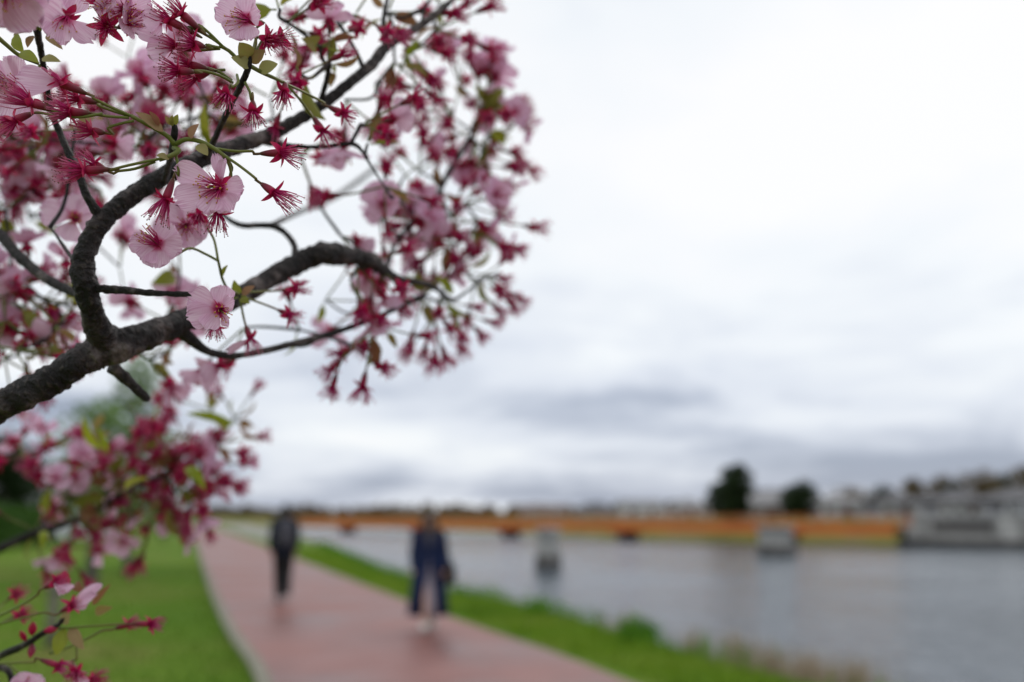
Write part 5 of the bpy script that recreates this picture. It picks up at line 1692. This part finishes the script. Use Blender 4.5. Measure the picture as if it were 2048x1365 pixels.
NODES = [
    # upper right, along the rising limb
    (575, 45, .60, 3, 0, 1, -.2, .2), (640, 95, .605, 2, 0, 3, .0, .3), (655, 135, .605, 1, 1, 4, 0, .3), (668, 20, .625, 4, 0, 1, 0, .2), (710, 30, .63, 4, 0, 1, .1, -.1), (775, 25, .64, 3, 0, 4, .2, .2),
    (800, 70, .645, 2, 0, 2, .3, -.3), (880, 10, .66, 4, 0, 2, .3, .4), (870, 60, .66, 4, 0, 1, 1.4, -.2), (815, 100, .65, 3, 0, 3, .6, -.6), (790, 125, .645, 2, 0, 3, .5, -1.2), (600, 150, .59, 2, 0, 2, .2, -.2), (560, 20, .58, 1, 0, 1, 0, .6),
    (725, 248, .612, 2, 1, 0, .2, .6), (735, 288, .615, 1, 0, 2, .7, .1), (770, 372, .65, 3, 0, 1, .2, -.2), (690, 200, .66, 1, 1, 0, .2, -.5), (750, 170, .67, 1, 0, 0, .4, -.8),
    # right-hand ball
    (880, 190, .74, 3, 2, 1, -.2, .4), (920, 170, .75, 3, 3, 0, 0, .5), (905, 235, .74, 4, 2, 1, -.4, -.2), (950, 200, .755, 2, 2, 1, 0, .5), (975, 225, .755, 2, 1, 3, .5, .5), (1005, 210, .76, 2, 2, 2, .6, .6), (1035, 235, .765, 3, 3, 0, .5, .2),
    (1010, 270, .76, 2, 1, 4, .2, -.2), (1040, 290, .765, 3, 2, 0, .5, -.3), (990, 300, .755, 3, 1, 1, .4, -.7), (955, 285, .75, 2, 2, 1, -.3, -.3), (960, 330, .755, 2, 1, 0, .6, -.7),
    (880, 385, .735, 3, 2, 3, -.2, .2), (840, 345, .73, 4, 1, 0, -.3, .4), (810, 350, .72, 2, 2, 0, -.4, .3), (800, 400, .715, 3, 1, 1, -.5, -.2), (760, 430, .71, 3, 2, 0, -.4, -.1), (900, 430, .74, 3, 3, 2, .2, -.2), (930, 410, .745, 3, 3, 2, .4, .4),
    (950, 460, .745, 3, 2, 1, .5, -.2), (975, 440, .75, 3, 1, 1, .7, .2), (870, 470, .73, 3, 1, 0, 0, -.4), (910, 490, .74, 2, 1, 1, 0, -.5), (680, 470, .70, 0, 2, 0, -.1, .3), (820, 480, .72, 1, 1, 0, .4, .1),
    (750, 530, .675, 4, 0, 0, .3, -.7), (715, 535, .67, 2, 1, 1, .1, -.8), (890, 560, .73, 3, 1, 2, .3, .3), (930, 545, .74, 3, 0, 2, .4, -.2), (960, 560, .745, 3, 0, 1, .7, -.3), (1000, 548, .75, 3, 0, 1, .8, -.3),
    (850, 590, .715, 2, 0, 4, -.1, 0), (880, 600, .725, 3, 0, 3, .2, -.6), (870, 630, .72, 4, 0, 2, .1, -1), (910, 620, .735, 4, 0, 1, .3, -.9), (845, 600, .71, 2, 0, 1, -.2, -.8), (745, 660, .67, 2, 0, 3, -.1, -1), (770, 655, .675, 3, 0, 1, .2, -1.1), (700, 690, .69, 2, 0, 0, -.1, -.8),
    (700, 560, .67, 1, 1, 0, .1, -.9), (650, 600, .75, 1, 1, 1, 0, -.4), (720, 610, .78, 1, 2, 1, 0, -.2), (600, 660, .70, 1, 0, 1, 0, .2), (560, 690, .66, 0, 1, 0, -.4, .6),
    # masses at the left, behind the limb
    (60, 300, .72, 5, 4, 2, -.2, -.2), (0, 255, .70, 3, 4, 0, .2, 0), (110, 375, .74, 2, 3, 1, 0, 0), (20, 395, .74, 3, 4, 1, 0, 0), (70, 250, .72, 2, 3, 1, 0, 0), (130, 300, .72, 2, 3, 1, 0, 0), (10, 320, .74, 3, 4, 0, .2, 0), (20, 560, .70, 3, 3, 0, .1, 0), (60, 575, .70, 2, 2, 0, 0, 0), (0, 610, .70, 3, 2, 0, .3, 0), (50, 650, .72, 2, 1, 4, 0, 0), (260, 250, .72, 2, 3, 1, 0, 0), (300, 270, .72, 2, 3, 1, 0, 0), (200, 260, .70, 2, 2, 1, 0, 0), (380, 260, .72, 1, 3, 2, 0, 0), (30, 350, .74, 5, 4, 1, -.2, -.2), (90, 340, .72, 3, 2, 1, 0, 0), (20, 270, .70, 3, 2, 1, 0, .2), (100, 280, .66, 3, 1, 1, 0, .2), (230, 290, .68, 3, 2, 1, 0, .2), (270, 300, .68, 3, 2, 2, 0, 0), (200, 380, .72, 2, 2, 0, 0, 0),
    (10, 420, .70, 3, 1, 1, 0, -.3), (60, 440, .80, 2, 1, 1, 0, 0), (30, 590, .70, 6, 0, 1, .2, -.2), (70, 620, .72, 4, 0, 1, .2, 0), (10, 640, .68, 5, 2, 0, 0, -.2), (30, 700, .66, 6, 2, 0, .2, -.3), (10, 720, .70, 2, 3, 0, .3, 0), (110, 650, .68, 1, 1, 6, 0, .1), (130, 610, .70, 1, 1, 3, .2, .2), (90, 680, .68, 1, 1, 5, 0, -.2),
    (255, 115, .85, 0, 3, 0, 0, .2), (290, 160, .85, 1, 2, 0, .2, -.3), (240, 200, .80, 2, 2, 0, 0, 0), (390, 190, .72, 1, 3, 1, 0, 0), (420, 230, .70, 2, 2, 3, 0, .2), (540, 195, .70, 0, 3, 0, 0, -.3), (470, 250, .70, 1, 2, 1, .2, 0), (330, 250, .70, 2, 3, 1, 0, .1), (300, 200, .74, 1, 2, 0, 0, 0),
    (600, 310, .70, 2, 2, 1, 0, -.3), (240, 535, .80, 0, 3, 0, .1, -.1), (330, 640, .76, 1, 3, 1, 0, .1), (300, 720, .74, 2, 2, 1, .2, -.3), (340, 700, .74, 1, 2, 2, .2, .1), (360, 550, .74, 1, 1, 2, -.2, .2), (490, 655, .70, 0, 2, 0, -.2, -.3), (380, 130, .66, 2, 2, 0, 0, 0), (150, 260, .60, 2, 1, 1, .2, 0),
    # lower left limb
    (40, 905, .79, 1, 1, 0, 0, .2), (90, 900, .79, 3, 2, 2, -.3, .3), (150, 960, .78, 4, 1, 3, 0, .1), (200, 905, .79, 3, 2, 5, 0, .5), (230, 960, .77, 3, 0, 5, 0, .1), (280, 920, .775, 3, 1, 4, 0, .2), (310, 960, .775, 4, 1, 4, .1, -.1), (350, 920, .78, 4, 1, 5, 0, .2),
    (390, 960, .78, 4, 1, 5, .4, .1), (400, 1000, .78, 4, 1, 0, .4, -.4), (430, 890, .785, 3, 0, 3, .4, .3), (470, 840, .79, 2, 0, 4, .5, .2), (420, 820, .79, 1, 0, 4, 0, .2), (330, 1010, .775, 2, 1, 1, .2, -.8), (300, 1060, .78, 2, 0, 0, .2, -.8), (200, 1020, .765, 2, 0, 4, 0, -.3), (150, 1040, .765, 2, 1, 2, 0, -.2),
    (70, 1060, .77, 2, 1, 2, .1, -.3), (90, 1040, .77, 1, 0, 3, .2, .2), (120, 1090, .77, 2, 1, 0, .1, -.8), (300, 1000, .80, 4, 2, 4, -.2, -.2), (180, 870, .80, 1, 0, 4, 0, .5), (310, 850, .82, 1, 0, 1, .1, .5), (250, 810, .84, 2, 0, 0, .1, .2), (250, 910, .78, 2, 1, 5, 0, 0), (170, 930, .78, 1, 1, 4, 0, 0), (100, 960, .78, 1, 2, 2, 0, 0), (340, 940, .78, 2, 1, 5, 0, 0), (280, 970, .78, 1, 1, 5, 0, 0), (210, 985, .77, 1, 1, 6, 0, 0), (60, 930, .79, 1, 1, 1, 0, 0), (380, 900, .785, 3, 1, 4, 0, 0), (160, 1000, .77, 1, 1, 6, 0, 0), (330, 890, .78, 1, 0, 6, 0, 0), (130, 1000, .77, 3, 2, 3, 0, 0), (350, 985, .78, 4, 1, 3, .2, -.2), (260, 1020, .77, 2, 1, 4, 0, -.3), (410, 930, .785, 3, 1, 4, .3, 0),
]
SET = []
for a in NODES:
    a = list(a)
    if a[0] > 940:
        a[0] -= (a[0] - 940) * .5
    if a[1] > 790:
        a[2] += .10
        SET.append((a, 1.42))
    else:
        a[2] += .05 * min(1, max(0, (a[0] - 700) / 150))
        SET.append((a, 1.12 + .18 * min(1, max(0, (a[2] - .58) / .12))))

# twigs: each node in turn joins the nearest wood already there, so the bunches hang on a branching crown
bp = np.array([tuple(v) for v in BP])
P = np.array([tuple(tat(*a[:3])) for a, s in SET])
best = np.full(len(P), 1e9)
src = np.zeros((len(P), 3))
def offer(pts):
    for i in range(len(P)):
        dd = np.linalg.norm(pts - P[i], axis=1)
        k = dd.argmin()
        if dd[k] < best[i]:
            best[i] = dd[k]; src[i] = pts[k]
offer(bp)
left = set(range(len(P)))
while left:
    i = min(left, key=lambda q: best[q])
    left.discard(i)
    p, q0, gap = Vector(P[i]), Vector(src[i]), best[i]
    if .004 < gap < .16:
        mid_ = q0.lerp(p, .5) + Vector((C.uniform(-.14, .14), C.uniform(-.14, .14), C.uniform(-.2, .05))) * gap
        tw = spline([(*q0, .0015), (*mid_, .0012), (*p, .0010)], .003)
        mt = MB(); mt.tube([v[:3] for v in tw], [v[3] for v in tw], 'bark', 7)
        mt.build('twig', cherry)
        offer(np.array([v[:3] for v in tw]))
for a, s in SET:
    bunch(*a, s=s)

# the spent flowers that show largest are parts of their own, the small rest is one mass
SPENT.sort(key=lambda e: -e[0])
KEEP = 245
for k, (z_, W, me) in enumerate(SPENT[:KEEP]):
    link('spent_blossom', me, cherry, W)
if len(SPENT) > KEEP:
    V, F, MI, UV, off = [], [], [], [], 0
    for z_, W, me in SPENT[KEEP:]:
        n = len(me.vertices)
        co = np.empty(n * 3); me.vertices.foreach_get('co', co)
        A = np.array(W)
        V.append(co.reshape(-1, 3) @ A[:3, :3].T + A[:3, 3])
        F += [tuple(v + off for v in p_.vertices) for p_ in me.polygons]
        MI += [p_.material_index for p_ in me.polygons]
        uv = np.empty(len(me.loops) * 2, dtype=np.float32); me.uv_layers[0].data.foreach_get('uv', uv)
        UV.append(uv)
        off += n
    mm = bpy.data.meshes.new('spent_blossom_mass')
    mm.from_pydata(np.concatenate(V).tolist(), [], F)
    for m_ in SPENT[0][2].materials:
        mm.materials.append(m_)
    mm.polygons.foreach_set('material_index', MI)
    mm.polygons.foreach_set('use_smooth', [True] * len(F))
    mm.uv_layers.new(name='UVMap').data.foreach_set('uv', np.concatenate(UV))
    mm.update()
    o = link('spent_blossom_mass', mm, cherry)
    o['kind'] = 'stuff'
